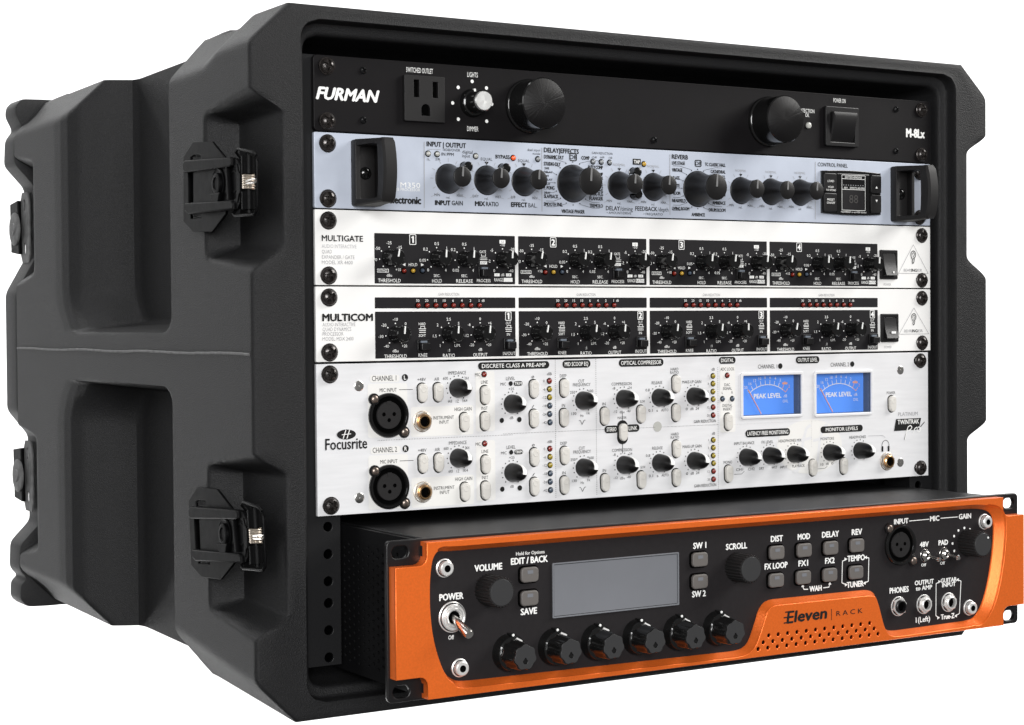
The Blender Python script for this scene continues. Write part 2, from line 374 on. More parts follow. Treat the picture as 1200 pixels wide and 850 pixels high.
# pale mould seam along the band
part('mould_seam', loft([[(-45.0, y, zz - .75), (-45.6, y, zz + .1), (-45.0, y, zz + .8), (-44.3, y, zz)] for y, zz in [(y, -171.6 + .35 * math.sin(y * .05) + random.uniform(-.15, .15)) for y in np.arange(-8, 438, 6)]], True, True), 'seam', case, 80)
# rear lid
def lid_outline(off=0):
    L = [(-22, 20.5), (-38, 20.0), (-42.5, 15), (-43, 8), (-37.5, -2.5), (-43.5, -10), (-44.5, -30), (-29, -47), (-28, -100), (-44.5, -129), (-44.5, -220), (-28.5, -240), (-28, -307), (-43.5, -323), (-44.3, -343), (-38.5, -349.5), (-43.5, -354), (-44, -366), (-38, -371.5), (-22, -372)]
    # round each corner
    Q = []
    for i, p in enumerate(L):
        p = Vector(p)
        if 0 < i < len(L) - 1:
            a = Vector(L[i - 1]); b = Vector(L[i + 1]); da = min(4, (a - p).length * .35); db = min(4, (b - p).length * .35)
            A = p + (a - p).normalized() * da; B = p + (b - p).normalized() * db
            for t in (0, .33, .67, 1): Q.append(((1 - t) ** 2 * A + 2 * t * (1 - t) * p + t * t * B).to_tuple())
        else: Q.append(p.to_tuple())
    R_ = [(482.6 - x, z) for x, z in Q[::-1]]
    return R_[::-1][::-1] + Q if False else Q[::-1] + [(482.6 - x, z) for x, z in Q]
LO = lid_outline()
def inset(P, d):
    c = Vector((241.3, -176)); out = []
    for x, z in P: out.append((x + (d if x < 241 else -d), z + (-d if z > -176 else d) * (1 if abs(z + 176) > 190 else 0)))
    return out
part('rear_lid', loft([[(x, y, z) for x, z in inset(LO, d)] for d, y in ((3, 439.6), (.4, 440.2), (0, 442), (0, 466), (.6, 468.6), (3, 471), (30, 476))], True, True), 'lid', case, 40)
# rack rails with threaded holes
hz = [-(6.35 + 44.45 * u + k) for u in range(8) for k in (0, 15.875, 31.75)]
for s in (0, 1):
    X0, X1 = (-5.0, 16.5) if s == 0 else (482.6 - 16.5, 487.6)
    cx = 8.4 if s == 0 else 474.2
    rail = plate([(X0, -354), (X1, -354), (X1, .5), (X0, .5)], [circ(cx, z, 2.9, 14) for z in hz], 4.2, 6.4, .25)
    rail = join(rail, box(X0, X0 + 2, 6.4, 30, -354, .5))
    part('rack_rail', rail, 'steel', case)

# ------------------------------------------------------------------ latches (side plane, u = depth, v = height)
def latch(zoff, yoff=0, phi=0, name='butterfly_latch'):
    def tf(g): return [(x, 30 + (y - 30) + phi * (z + 77), -77 + (z + 77) - phi * (y - 30)) for x, y, z in g[0]], g[1]
    X = -46.2
    parent = put(name, build(name, tf(plate([(81.5, -54.1), (65.8, -46.6), (36.9, -49.1), (15.8, -60.9), (17.6, -91.8), (38.4, -101.1), (67.4, -99.8), (82.7, -93.0)],
        [[(70.4, -55.5), (64.8, -54.4), (54.8, -55.2), (51.2, -59.0), (55.0, -62.9), (65.0, -62.6), (70.0, -59.1)],
         [(71.4, -86.9), (68.3, -84.7), (55.7, -85.4), (52.0, -88.5), (53.4, -92.6), (71.0, -91.7)]], -47.6, -46.0, .3, 'X')), 'latch'), case, 0, yoff, zoff)
    # centre origin moves with the copy; everything below is a piece of this latch
    def piece(n, g, m='latch', a=35): return put(n, build(n, tf(g), m, a), parent, 0, yoff, zoff)
    def P2(pts, x0, x1, b=.3): return plate(pts, [], x0, x1, b, 'X')
    y0, z0 = 64.9, -57.9; y1, z1 = -10.4, -91.1
    piece('lever', join(P2([(56.2, -62.8), (-11.0, -67.0), (-10.5, -88.4), (56.9, -85.8)], -51.5, -49.2), P2([(65.5, -59.4), (62.4, -58.1), (-4.4, -61.6), (-7.8, -62.3), (-7.7, -66.3), (-4.3, -67.0), (62.6, -65.3), (65.6, -64.0)], -54.5, -50, .8),
        P2([(63.1, -83.1), (-6.0, -85.9), (-9.4, -87.5), (-9.3, -91.0), (58.3, -90.0), (63.3, -87.8)], -54.5, -50, .8), P2([(72.2, -62.7), (68.6, -63.0), (68.3, -87.1), (71.9, -86.9)], -50, -47.4)))
    cy, cz = 17.8, -74.9
    def ax(prof, n, cy, cz, x): # lathe pointing to -X
        V, F = lathe(prof, n); return [(x + b, cy + a, cz + c) for a, b, c in V], [f[::-1] for f in F]
    piece('turn_boss', join(ax([(9.2, 0), (9.2, .7), (8.4, 1), (7.6, .6), (6.2, .6), (6.0, 1.9), (5.0, 2.2), (3.9, 2.2), (3.6, 1.6), (.1, 1.6)], 28, cy, cz, -51.4)), 'latch')
    cy2, cz2 = 18.0, -82.2
    piece('thumb_turn', P2([(cy - 7, cz2 + 2), (cy + 8, cz2 + 2), (cy + 4, cz2 - 5), (cy - 2, cz2 - 7)], -54, -51.2, .6))
    cy3, cz3 = -0.7, -75.2
    piece('lock_tab', join(P2([(cy3 + 3, cz3 + 10), (cy3 + 1.4, cz3 + 10), (cy3 - 1, cz3 - 10), (cy3 + 1, cz3 - 10)], -54, -51.2), ax([(6.2, 0), (6.2, .6), (5.4, .6), (5.3, .2), (.1, .2)], 20, cy3 - 4, cz3, -51.4)))
    by, bz0 = -22.3, -62.4; _, bz1 = -21.5, -91.7
    m0 = bz0 + (bz1 - bz0) * .34; m1 = bz0 + (bz1 - bz0) * .66
    piece('hinge_barrel', join(tube([(-50.5, by, bz0), (-50.5, by, m0 + .3)], 4.0, 14), tube([(-50.5, by, m1 - .3), (-50.5, by, bz1)], 4.0, 14), tube([(-50.5, by, bz0 + 2), (-50.5, by, bz1 - 2)], 1.6, 8)))
    coil = []
    for k in range(0, 110):
        t = k / 129; a = t * 2 * math.pi * 7
        coil.append((-50.5 + 3.0 * math.cos(a), by + 3.0 * math.sin(a), m0 + (m1 - m0) * t))
    piece('spring', tube(coil, .7, 6), 'nickel')
    sy, sz = -38.8, -77.7; zc = (m0 + m1) / 2
    piece('spring_arm', tube([(-53, by - 1, zc + .6), (-53.5, sy + 4, zc + 1), (-53.5, sy, zc + .9), (-53.5, sy - .6, zc), (-53.5, sy, zc - .9), (-53.5, sy + 4, zc - 1), (-53, by - 1, zc - .6)], .5, 6), 'chrome')
    wy, wz0 = -37.0, -62.1; wy2, wz1 = -36.6, -94.2; ey, ez0 = -8.6, -59.5; ey2, ez1 = -10.3, -92.9
    piece('wire_bail', tube([(-49, ey, ez0 - 3), (-52, ey, ez0 + .5), (-52, ey - 3, ez0 + 2), (-52, wy + 4, wz0 + 1), (-52, wy + 1, wz0 - 1), (-52, wy, wz0 - 4), (-52, wy, wz1 + 4), (-52, wy + 1, wz1 + 1), (-52, wy + 4, wz1 - 1), (-52, ey + 2, ez1 - 1.5), (-52, ey + 5, ez1), (-49, ey + 5, ez1 + 3)], .9, 8))
    piece('end_bracket', join(P2([(-6.7, -62.7), (-11.1, -63.0), (-16.6, -67.5), (-15.4, -87.8), (-12.2, -90.7), (-7.0, -90.5), (-7.2, -85.5), (-10.6, -84.8), (-11.0, -67.9), (-7.7, -66.8)], -53, -49, .3),
        tube([(-54.2, by + 6.5, m0 + 6), (-54.2, by + 5, m0 + 2), (-54.2, by + 3.5, m0 + .8)], .45, 6), tube([(-54.2, by + 6.5, m1 - 6), (-54.2, by + 5, m1 - 2), (-54.2, by + 3.5, m1 - .8)], .45, 6)))
    return parent
latch(0)
latch(-200.5, -4.5, .107)
def rear_latch(zc):
    V = -30.2
    p = put('rear_latch', build('rear_latch', plate([(446, -22), (449, -29), (464, -29), (470, -20), (470, 16), (464, 26), (450, 26), (446, 18)], [rrect(458, 16, 5, 9, 2.4), rrect(458, -18, 5, 9, 2.4)], V - 1.4, V, .3, 'X'), 'seam'), case, 0, 0, zc)
    def ax(prof, n, cy, cz, x):
        v, F = lathe(prof, n); return [(x + b, cy + a, cz + c) for a, b, c in v], [f[::-1] for f in F]
    put('turn_boss', build('turn_boss', ax([(13, 0), (13, 1.2), (11.5, 1.8), (5, 1.8), (4.5, 2.8), (.1, 2.8)], 24, 472, -2, V - 4.2), 'seam'), p, 0, 0, zc)
    put('lever', build('lever', plate([(464, -22), (484, -20), (486, 18), (466, 20)], [], V - 4.4, V - 1.4, .5, 'X'), 'latch'), p, 0, 0, zc)
rear_latch(-76.5); rear_latch(-270.0)
def chassis(u, z0, z1, depth, m='inner'): part('chassis', box(21, 461.6, 3.2, depth, z0 + .8, z1 - .8), m, u)
# ================================================================== UNIT 1: power conditioner
u = thing('power_conditioner', 'black rack power conditioner with outlet and two big round knobs, topmost in the case', 'power conditioner', 241.3, 0, -43.7)
part('front_panel', plate(rrect(241.3, -21.85, 482.6, 43.7, 2.5), panel_holes(zc=(-6.35, -38.1)), 0, 3, .35), 'blackp', u)
chassis(u, -43.7, 0, 220)
rack_screws(u, -6.35, -38.1, RS2)
for x, z in ((32.0, -7.3), (31.8, -36.2), (450.3, -7.2), (450.1, -36.3), (240.9, -38.2)): put('panel_screw', HS, u, x, 0, z)
K = Ink(-.18)
K.t('FURMAN', 1.7, -22.5, 40.2, -21.6, 6.8, 'wink', .07, .28)
K.t('SWITCHED OUTLET', 60.3, -5.2, 78.4, -4.6, 2.9, 'wink')
K.t('LIGHTS', 102.1, -5.2, 109.4, -5.0, 2.9, 'wink'); K.t('DIMMER', 101.7, -37.8, 109.5, -37.7, 2.9, 'wink')
for x, z in ((105.5, -9.1), (95.7, -13.3), (91.8, -22.9), (95.6, -32.4), (115.5, -12.5), (115.5, -32.6), (119.2, -22.1)): K.disc(x, z, 1.1, 'wink')
K.t('PROTECTION', 359.8, -12.8, 375.2, -12.5, 2.6, 'wink'); K.t('OK', 367.2, -15.5, 370.6, -15.5, 2.6, 'wink')
K.t('POWER ON', 392.4, -4.2, 403.3, -4.0, 2.9, 'wink'); K.t('M-8Lx', 459.9, -23.3, 477.1, -23.0, 5.8, 'wink', .08)
K.done(u)
# outlet
ax_, az_ = 71.5, -21.8; 
sl = [rrect(66.0, -16.0, 3.6, 10.2, .3), rrect(78.7, -16.2, 3.6, 9.4, .3)]
gx, gz = 72.1, -28.6
sl.append([(gx - 3, gz - 3.2), (gx + 3, gz - 3.2), (gx + 3, gz + .6)] + [(gx + 3 * math.cos(a), gz + .6 + 3 * math.sin(a)) for a in np.linspace(.2, math.pi - .2, 9)] + [(gx - 3, gz + .6)])
o = part('outlet', plate(rrect(ax_, az_, 27.4, 27.2, .8), sl, -2.6, 0, .3), 'matte', u)
part('outlet_slots_floor', box(ax_ - 12, ax_ + 12, -.4, -.15, az_ - 12, az_ + 12), 'slot', o)
# dimmer
x, z = 105.4, -22.2
k = put('knob', build('knob', lathe([(8.6, 0), (8.6, 1), (7.6, 3.2), (6.7, 3.6), (6.5, 12.4), (6.1, 12.9), (.1, 12.9)], 40), 'gloss'), u, x, 0, z)
put('knob_cap', build('knob_cap', shift(lathe([(5.9, 0), (5.9, 1.1), (5.5, 1.5), (.05, 1.5)], 40), 0, -12.8, 0), 'spunalu'), k, x, 0, z)
put('pointer', build('pointer', box(-.6, .6, -3.7, -1.8, 6.6, 8.3), 'wink'), k, x, 0, z)
BK = build('knob_large', join(lathe([(16.6, 0), (16.6, 2), (16.1, 2.6), (15.7, 2.8), (15.6, 18.2), (15.1, 18.9)], 64)), 'gloss')
BC = build('knob_face', shift(lathe([(15.1, 0), (14.8, .15), (.05, .15)], 64), 0, -18.8, 0), 'spunblack')
for x, z in ((145.4, -21.9), (334.4, -21.7)):
    k = put('knob', BK, u, x, 0, z); put('knob_face', BC, k, x, 0, z)
x, z = 369.9, -22.5; led(u, x, z, 'cled', 2.2)
# rocker
x, z = 398.3, -22.2
f_ = part('power_switch', plate(rrect(x, z, 30, 27, 1), [rrect(x + .4, z - .4, 22, 20.4, .4)], -2.6, 0, .4), 'satin', u)
V = [(x - 10, -1, z - 10.2), (x + 10.8, -1, z - 10.2), (x + 10.8, -6.4, z + 9.3), (x - 10, -6.4, z + 9.3)]
rk = loft([[(x - 10.2, 0, z - 10.2), (x + 10.9, 0, z - 10.2), (x + 10.9, 0, z + 9.6), (x - 10.2, 0, z + 9.6)], [(x - 10.2, -1.2, z - 10.2), (x + 10.9, -1.2, z - 10.2), (x + 10.9, -5.6, z + 9.6), (x - 10.2, -5.6, z + 9.6)],
           [(x - 9.4, -2.0, z - 9.4), (x + 10.1, -2.0, z - 9.4), (x + 10.1, -6.3, z + 6.9), (x - 9.4, -6.3, z + 6.9)]], False, True)
part('rocker', rk, 'satin', f_)

# ================================================================== UNIT 2: effects processor
u = thing('effects_processor', 'pale blue rack reverb and delay processor with two black handles', 'effects processor', 241.3, 0, -88.15)
part('front_panel', plate(rrect(241.3, -66.3, 482.6, 43.7, .8), panel_holes(zc=(-50.8, -82.55)), 0, 3, .25), 'blue', u)
chassis(u, -88.15, -44.45, 220)
rack_screws(u, -50.8, -82.55, RS, 0, 2)
def tc_knob(R, cap, H):
    prof = [(R + .35, 0), (R + .35, .6), (R, .8), (R * .985, 1.6)]
    for t in np.linspace(0, 1, 11): prof.append((cap + (R * .97 - cap) * (1 - t) ** 1.7 * 1.0 + (.25 * cap * math.sin(t * 3.1) * -.35), 2.4 + (H - 3.4) * t))
    prof += [(cap + .12, H - .7), (cap, H - .2), (cap - .5, H), (.05, H)]
    return build('knob', lathe(prof, 44), 'knobs', 30)
TK = tc_knob(8.7, 6.0, 17.5); TKB = tc_knob(11.5, 8.4, 20.5)
TP = build('pointer', join(box(-.55, .55, -17.75, -17.3, .2, 5.9), box(-.55, .55, -17.7, -12.5, 5.75, 6.12)), 'pole'); TPB = build('pointer', box(-.6, .6, -20.75, -20.3, .2, 8.2), 'pole')
def tcknob(x, z, big=False):
    k = put('knob', TKB if big else TK, u, x, 0, z, (0, math.radians(3), 0)); put('pointer', TPB if big else TP, k, x, 0, z)
K = Ink(-.18)
R13s = [(88.4, -68.4), (115.2, -68.4), (141.9, -68.3)]
R14s = [(213.3, -68.4), (239.9, -68.4)]
R15s = [(311.3, -68.5), (337.0, -68.5), (362.4, -68.2)]
for x, z in R13s + R14s + R15s:
    tcknob(x, z); K.ticks(x, z, 10.2, 12.4, (-30, 0, 28, 60, 90, 120, 152, 180, 210), .28, 'grey')
    K.line(x - 8.5, z - 9.8, x - 7, z - 8.4, .25, 'grey'); K.line(x + 7, z - 8.4, x + 8.5, z - 9.8, .25, 'grey'); K.line(x - 12, z - 11, x - 8.5, z - 9.8, .2, 'grey'); K.line(x + 8.5, z - 9.8, x + 12, z - 11, .2, 'grey')
    K.c('rel.', x - .3, z - 11.2, 1.5, .6, 'ink')
for (x, z), a, b in zip(R13s + R14s + R15s, ('MIN', 'DRY', 'EFF', 'MIN', 'MIN', 'MIN', 'MIN', 'MIN'), ('MAX', 'WET', 'REV', 'MAX', 'MAX', 'MAX', 'MAX', 'MAX')):
    K.c(a, x - 7.9, z - 9.3 - .6, 1.5, .85, 'ink'); K.c(b, x + 7.9, z - 9.3 - .6, 1.5, .85, 'ink')
for x, z in R13s[1:]: K.poly([(x - 1.5, z + 11.2), (x + 1.5, z + 11.2), (x, z + 9.2)]); K.c('EQUAL', x, z + 12.8, 1.7, .95, 'ink')
for x, z in R14s + R15s: K.poly([(x - 1.4, z + 11), (x + 1.4, z + 11), (x, z + 9.2)]); K.c('NORMAL', x, z + 13.2, 1.5, .95, 'grey')
def rowtext(rows, h=2.0, x1=None, col='ink', b=.012):
    for r in rows: K.t(r[0], *r[1:5], h, col, b)
K.t('M350', 55.8, -73.2, 69.1, -73.1, 3.0, 'wink'); K.t('& REVERB PROCESSOR', 44.7, -75.9, 69.1, -75.7, 1.7, 'wink')
K.t('t.c. electronic', 39.9, -82.0, 69.4, -82.0, 4.2, 'ink', .08)
K.t('INPUT | OUTPUT', 73.8, -48.5, 100.7, -47.8, 2.8, 'ink', .06)
K.t('digital', 98.2, -51.8, 105.4, -51.9, 1.9); K.t('input', 98.1, -54.2, 103.6, -54.2, 1.9); K.t('-6DB/OVER', 84.6, -51.2, 96.8, -51.0, 1.5); K.t('IN PPM', 83.9, -53.8, 92.2, -53.8, 1.8, 'ink', .02)
K.line(74.5, -51.3, 83.2, -51.1, .2, 'grey'); K.t('1L', 73.9, -57.3, 75.9, -57.3, 1.4); K.t('2R', 79.4, -57.0, 83.0, -57.0, 1.4)
K.t('BYPASS', 121.6, -53.7, 131.6, -53.8, 2.2, 'ink', .06); K.t('dual input', 144.6, -48.6, 153.8, -48.5, 1.5); K.t('mode', 148.4, -50.7, 153.8, -50.7, 1.5)
K.t('INPUT', 79.2, -83.0, 89.5, -82.9, 2.7, 'ink', .09); K.t('GAIN', 90.6, -82.8, 98.2, -82.9, 2.6, 'ink', .03)
K.t('MIX', 106.9, -82.8, 113.7, -82.7, 2.7, 'ink', .09); K.t('RATIO', 114.6, -82.8, 123.4, -82.8, 2.6, 'ink', .03)
K.t('EFFECT', 132.5, -82.7, 143.9, -82.6, 2.7, 'ink', .09); K.t('BAL.', 144.9, -82.7, 151.2, -82.8, 2.6)
for a in (72.1, -47.0, 71.7, -86.4), (155.0, -47.0, 154.8, -86.4), (253.2, -46.9, 252.9, -86.0), (375.9, -46.9, 375.6, -86.1): K.line(*a, .45, 'grey')
K.t('DELAY|EFFECTS', 156.6, -48.4, 182.4, -48.0, 2.8, 'ink', .06)
for s_, a in zip(('DYNAMIC DLY', 'STUDIO DLY', 'TAPE', 'DELAY', 'SOFT', 'DELAY', 'DELAY', 'P. PONG', 'DELAY', 'SLAPBACK', 'SMOOTH PHS.'), ((156.6, -52.4, 171.1, -52.3), (156.5, -56.7, 168.7, -56.7), (156.8, -59.5, 160.3, -59.5), (156.5, -61.8, 162.8, -61.8), (156.7, -64.2, 160.2, -64.3), (156.5, -66.4, 162.7, -66.5), (156.7, -69.2, 161.0, -69.2), (156.4, -71.5, 164.0, -71.6), (156.6, -74.6, 161.0, -74.7), (156.4, -76.8, 166.9, -76.8), (156.3, -81.7, 170.0, -81.8))):
    K.t(s_, *a, 2.2 if a[2] - a[0] > 7 else 1.3, 'ink', .06)
for s_, a in zip(('COMP', 'AUTO COMP', 'HARD COMP', 'CHORUS', 'DE-ESSER', 'CHORUS', 'SOFT PHS', 'DYN. FLG', 'FLANGER', 'TREMOLO', 'VINTAGE PHASER'), ((184.5, -51.9, 190.5, -52.0), (189.2, -57.4, 200.6, -57.6), (189.2, -61.7, 200.6, -61.9), (190.9, -64.3, 200.6, -64.5), (190.8, -66.9, 200.5, -67.1), (190.8, -69.5, 200.5, -69.6), (190.8, -72.0, 200.5, -72.2), (190.8, -74.3, 200.5, -74.5), (190.3, -77.1, 200.5, -77.2), (190.3, -81.6, 200.4, -81.8), (169.3, -85.7, 186.5, -85.8))):
    K.t(s_, *a, 2.2, 'ink', .06)
x, z = 178.2, -51.8; K.add('ink', shift(plate(rrect(x, z, 5.6, 5, 1.1), [rrect(x, z, 4.4, 3.8, .8)], K.y, K.y + .05), 0, 0, 0)); K.c('Off', x, z, 2.6, .62, 'ink', .03)
K.t('GAIN REDUCTION', 192.3, -48.6, 208.1, -48.4, 1.4); K.t('-12dB', 192.0, -51.2, 196.1, -51.2, 1.2); K.t('-6dB', 198.3, -51.0, 201.8, -50.9, 1.2); K.t('-1dB', 204.8, -51.0, 207.9, -51.0, 1.2)
K.r(*(lambda a: (a[0], a[2], a[3], a[1]))((223.8, -50.9, 230.0, -54.7)), 'ink'); x, z = 226.9, -52.8; K.c('TAP', x, z, 2.1, .66, 'wink', .03); K.y -= .05; K.c('TAP', x, z, 2.1, .66, 'wink', .03); K.y += .05
K.t('DELAY', 202.8, -82.9, 213.5, -83.0, 2.7, 'ink', .03); K.t('/timing', 213.7, -82.9, 223.5, -83.1, 2.6); K.t('• AMOUNT/DRIVE', 203.4, -85.8, 222.2, -85.9, 1.5)
K.t('FEEDBACK', 225.5, -82.6, 242.8, -82.6, 2.7, 'ink', .03); K.t('/depth', 243.2, -82.6, 251.7, -82.8, 2.6); K.t('• FREQ/RATIO', 232.0, -85.8, 247.1, -86.0, 1.5)
K.t('REVERB', 254.8, -48.3, 267.6, -48.3, 2.8, 'ink', .06); K.t('CONTROL PANEL', 378.1, -48.5, 405.0, -48.5, 2.5, 'ink', .02)
for s_, a in zip(('LIVE STAGE', 'VINTAGE', 'PLATE', 'PLATE', 'ROOM', 'NEARFIELD', 'LIVING ROOM', 'TC CLASSIC HALL', 'CATHEDRAL', 'CLUB HALL', 'THEATRE', 'GOLD HALL', 'GOLD PLATE', 'STUDIO 40', 'AMBIENCE', 'DRUM ROOM', 'AMBIENCE'),
    ((254.9, -52.3, 265.2, -52.3), (254.9, -56.8, 263.1, -56.8), (255.4, -62.0, 260.8, -62.0), (255.3, -66.9, 260.8, -67.0), (255.8, -71.9, 261.2, -71.9), (254.8, -76.6, 265.6, -76.7), (254.7, -81.8, 268.4, -81.8), (281.6, -52.3, 298.5, -52.2), (286.3, -56.7, 298.4, -56.7), (288.4, -60.0, 298.4, -60.1), (289.3, -62.7, 298.4, -62.9), (289.2, -65.5, 298.4, -65.7), (289.2, -68.3, 298.4, -68.5), (289.2, -71.7, 298.3, -71.9), (287.6, -77.2, 298.3, -77.3), (284.6, -81.9, 298.3, -82.0), (270.5, -85.3, 281.2, -85.4))):
    K.t(s_, *a, 2.1, 'ink', .06)
x, z = 276.0, -51.9; K.add('ink', plate(rrect(x, z, 5.6, 4.6, 1.1), [rrect(x, z, 4.4, 3.4, .8)], K.y, K.y + .05)); K.c('Off', x, z, 2.4, .6, 'ink', .03)
for (cx, cz), r, n_ in (((177.9, -68.3), 14.0, 16), ((275.5, -68.6), 13.4, 16)):
    tcknob(cx, cz, True)
    for i in range(n_):
        a = math.radians(90 + 360 * i / n_)
        K.disc(cx + (r - .6) * math.cos(a) * 1.0, cz + (r - .6) * math.sin(a), .42)
        if abs(math.cos(a)) > .3: K.line(cx + r * math.cos(a), cz + r * math.sin(a), cx + math.copysign(14.6, math.cos(a)), cz + (r + 2.2) * math.sin(a), .2)
        if abs(math.cos(a)) > .3: K.line(cx + math.copysign(14.6, math.cos(a)), cz + (r + 2.2) * math.sin(a), cx + math.copysign(20, math.cos(a)), cz + (r + 2.2) * math.sin(a), .2)
K.done(u)
for a, c in (((74.6, -54.0), 'cled'), ((80.8, -54.0), 'cled'), ((107.5, -54.1), 'cled'), ((134.1, -54.1), 'redl'), ((152.0, -54.1), 'gled'), ((193.1, -54.0), 'gled'), ((199.4, -54.0), 'gled'), ((205.8, -54.1), 'gled'), ((232.4, -54.0), 'amber')): led(u, *a, c, 1.45)
TB = build('push_button', lathe([(3.3, 0), (3.3, .4), (3.0, .6), (3.0, 5.4), (2.5, 6.1), (1.5, 6.4), (.05, 6.5)], 24), 'gloss')
for x, z in ((99.5, -61.0), (126.2, -61.0), (224.0, -59.7), (224.5, -73.8)): put('push_button', TB, u, x, 0, z)
# control box with display
x0, z0 = 380.4, -67.5; x1, z1 = 433.9, -65.9; xm = (x0 + x1) / 2; _, zt_ = 405.3, -51.8; _, zb_ = 405.2, -82.7; zc = (zt_ + zb_) / 2; hh = (zt_ - zb_) / 2; ww = (x1 - x0) / 2
def bulge(w_, h_, b_, n_=10):
    P = []
    for i in range(n_ + 1): t = -1 + 2 * i / n_; P.append((xm + w_ * t, zc + h_ - b_ + b_ * math.cos(t * 1.4)))
    for i in range(n_ + 1): t = 1 - 2 * i / n_; P.append((xm + w_ + .8 * math.cos(t * 1.5) * 0 , zc + (h_ - b_) * t))if 0 < i < n_ else None
    for i in range(n_ + 1): t = 1 - 2 * i / n_; P.append((xm + w_ * t, zc - h_ + b_ - b_ * math.cos(t * 1.4)))
    return P
cb = part('display_module', plate(bulge(ww, hh, 1.2), [], -2.0, 0, .35), 'gloss', u)
dxa, _ = 394.3, -62.1; dxb, _ = 421.0, -61.3; dm = (dxa + dxb) / 2
def cbtn(cx, cz, w_, h_): part('button', rbox(cx, cz, w_, h_, -3.4, -2, 1.2, .5), 'satin', cb)
lw = dxa - x0 - 2.4
cbtn(x0 + .6 + lw / 2, zc + hh * .42, lw, hh * .82); cbtn(x0 + .6 + lw / 2, zc - hh * .46, lw, hh * .82)
rw_ = x1 - dxb - 3.4
cbtn(x1 - .7 - rw_ / 2, zc + hh * .42, rw_, hh * .82); cbtn(x1 - .7 - rw_ / 2, zc - hh * .46, rw_, hh * .82)
part('display_window', rbox(dm, zc - .5, dxb - dxa + 3, hh * 1.75, -2.9, -2, .6, .3), 'gloss', cb)
part('display', box(dm - 9.5, dm + 9.5, -3.05, -2.8, zc - hh + 4.2, zc + 1.6), 'field', cb)
K = Ink(-3.2)
dh = hh * .78
for a in ((dm - 10.6, zc + dh, dm + 10.6, zc + dh), (dm - 10.6, zc - dh, dm + 10.6, zc - dh), (dm - 10.6, zc - dh, dm - 10.6, zc + dh), (dm + 10.6, zc - dh, dm + 10.6, zc + dh), (dm - 10.6, zc + dh - 2.6, dm + 10.6, zc + dh - 2.6), (dm - 10.6, zc + 2.2, dm + 10.6, zc + 2.2)): K.line(*a, .3, 'wink')
K.c('EDITED•ENGINE', dm, zc + dh - 1.3, 1.4, .95, 'wink'); K.c('REV', dm - 7, zc + 3.3, 1.2, .9, 'wink'); K.c('EFFECTS', dm, zc + 3.3, 1.2, .75, 'wink'); K.c('REVERB', dm + 7, zc + 3.3, 1.2, .75, 'wink')
for i in range(9): K.r(dm - 9.4 + i * 2.2, dm - 8.6 + i * 2.2, zc + 4.9, zc + 5.4, 'grey')
K.c('88', dm, zc - 4.3, 5.6, .8, 'dimdigit'); K.c('Hold PRESET to set MIDI channel', dm, zc - dh - 1.2, 1.1, .62, 'wink')
K.y = -3.6
K.c('LOAD', x0 + .6 + lw / 2, zc + hh * .48, 1.5, .85, 'wink'); K.c('HOLD', x0 + .6 + lw / 2, zc + hh * .22, 1.3, .85, 'wink'); K.c('TO STORE', x0 + .6 + lw / 2, zc + hh * .08, 1.3, .75, 'wink'); K.c('PRESET', x0 + .6 + lw / 2, zc - hh * .34, 1.4, .8, 'wink'); K.c('ON/OFF', x0 + .6 + lw / 2, zc - hh * .48, 1.4, .8, 'wink')
bx = x1 - .7 - rw_ / 2
K.poly([(bx - 1, zc + 3.6), (bx + 1, zc + 3.6), (bx, zc + 5.4)], 'wink'); K.poly([(bx - 1, zc - 4.2), (bx + 1, zc - 4.2), (bx, zc - 6)], 'wink')
K.done(cb)
# handles: a base frame with a dished floor, two tapering arms, a bowed grip
def handle_geo():
    base = plate(rrect(0, 0, 17.5, 38.6, 1.6), [rrect(.3, 0, 11.5, 31, 1.4)], -6, 0, .5)
    floor = box(-6.2, 6.4, -1.4, -.4, -16, 16)
    arms = []
    for s in (1, -1):
        R_ = []
        for t in np.linspace(0, 1, 9):
            w_ = 8.75 * (1 - t) ** 1.3 + 4.2 * (1 - (1 - t) ** 1.3); y = -4.5 - 24 * t; zo = 19.3 - 1.0 * t; zi = 15.6 + .4 * t - (1.6 * max(0, t - .7) / .3) ** 2
            if s < 0: zo, zi = -zo, -zi
            c = [(-w_, zo - s * .8), (-w_ + .8, zo), (w_ - .8, zo), (w_, zo - s * .8), (w_, zi), (-w_, zi)]
            R_.append([(x, y, z) for x, z in c])
        arms.append(loft(R_, False, True) if s > 0 else (lambda g: (g[0], [f[::-1] for f in g[1]]))(loft(R_, False, True)))
    R_ = []
    for t in np.linspace(-1, 1, 15):
        bow = 3.2 * (1 - t * t); yb = -24.2 - bow * .4; yf = -31.5 - bow; e = .9 if abs(t) > .99 else 0
        c = [(-4.2 + e, yb), (4.2 - e, yb), (4.4 - e, yf + 2), (3.4 - e, yf + .2 + e), (-3.4 + e, yf + .2 + e), (-4.4 + e, yf + 2)]
        R_.append([(x, y, 18.4 * t) for x, y in c])
    return join(base, floor, *arms, loft(R_, True, True))
HG = build('handle', handle_geo(), 'matte', 30); HSX = screw_mesh('handle_screw', 4.1, 2.0, False, 'gloss')
for x, z in ((32.1, -67.3), (453.3, -66.8)):
    h = put('handle', HG, u, x, 0, z); put('handle_screw', HSX, h, x, -1.4, z)
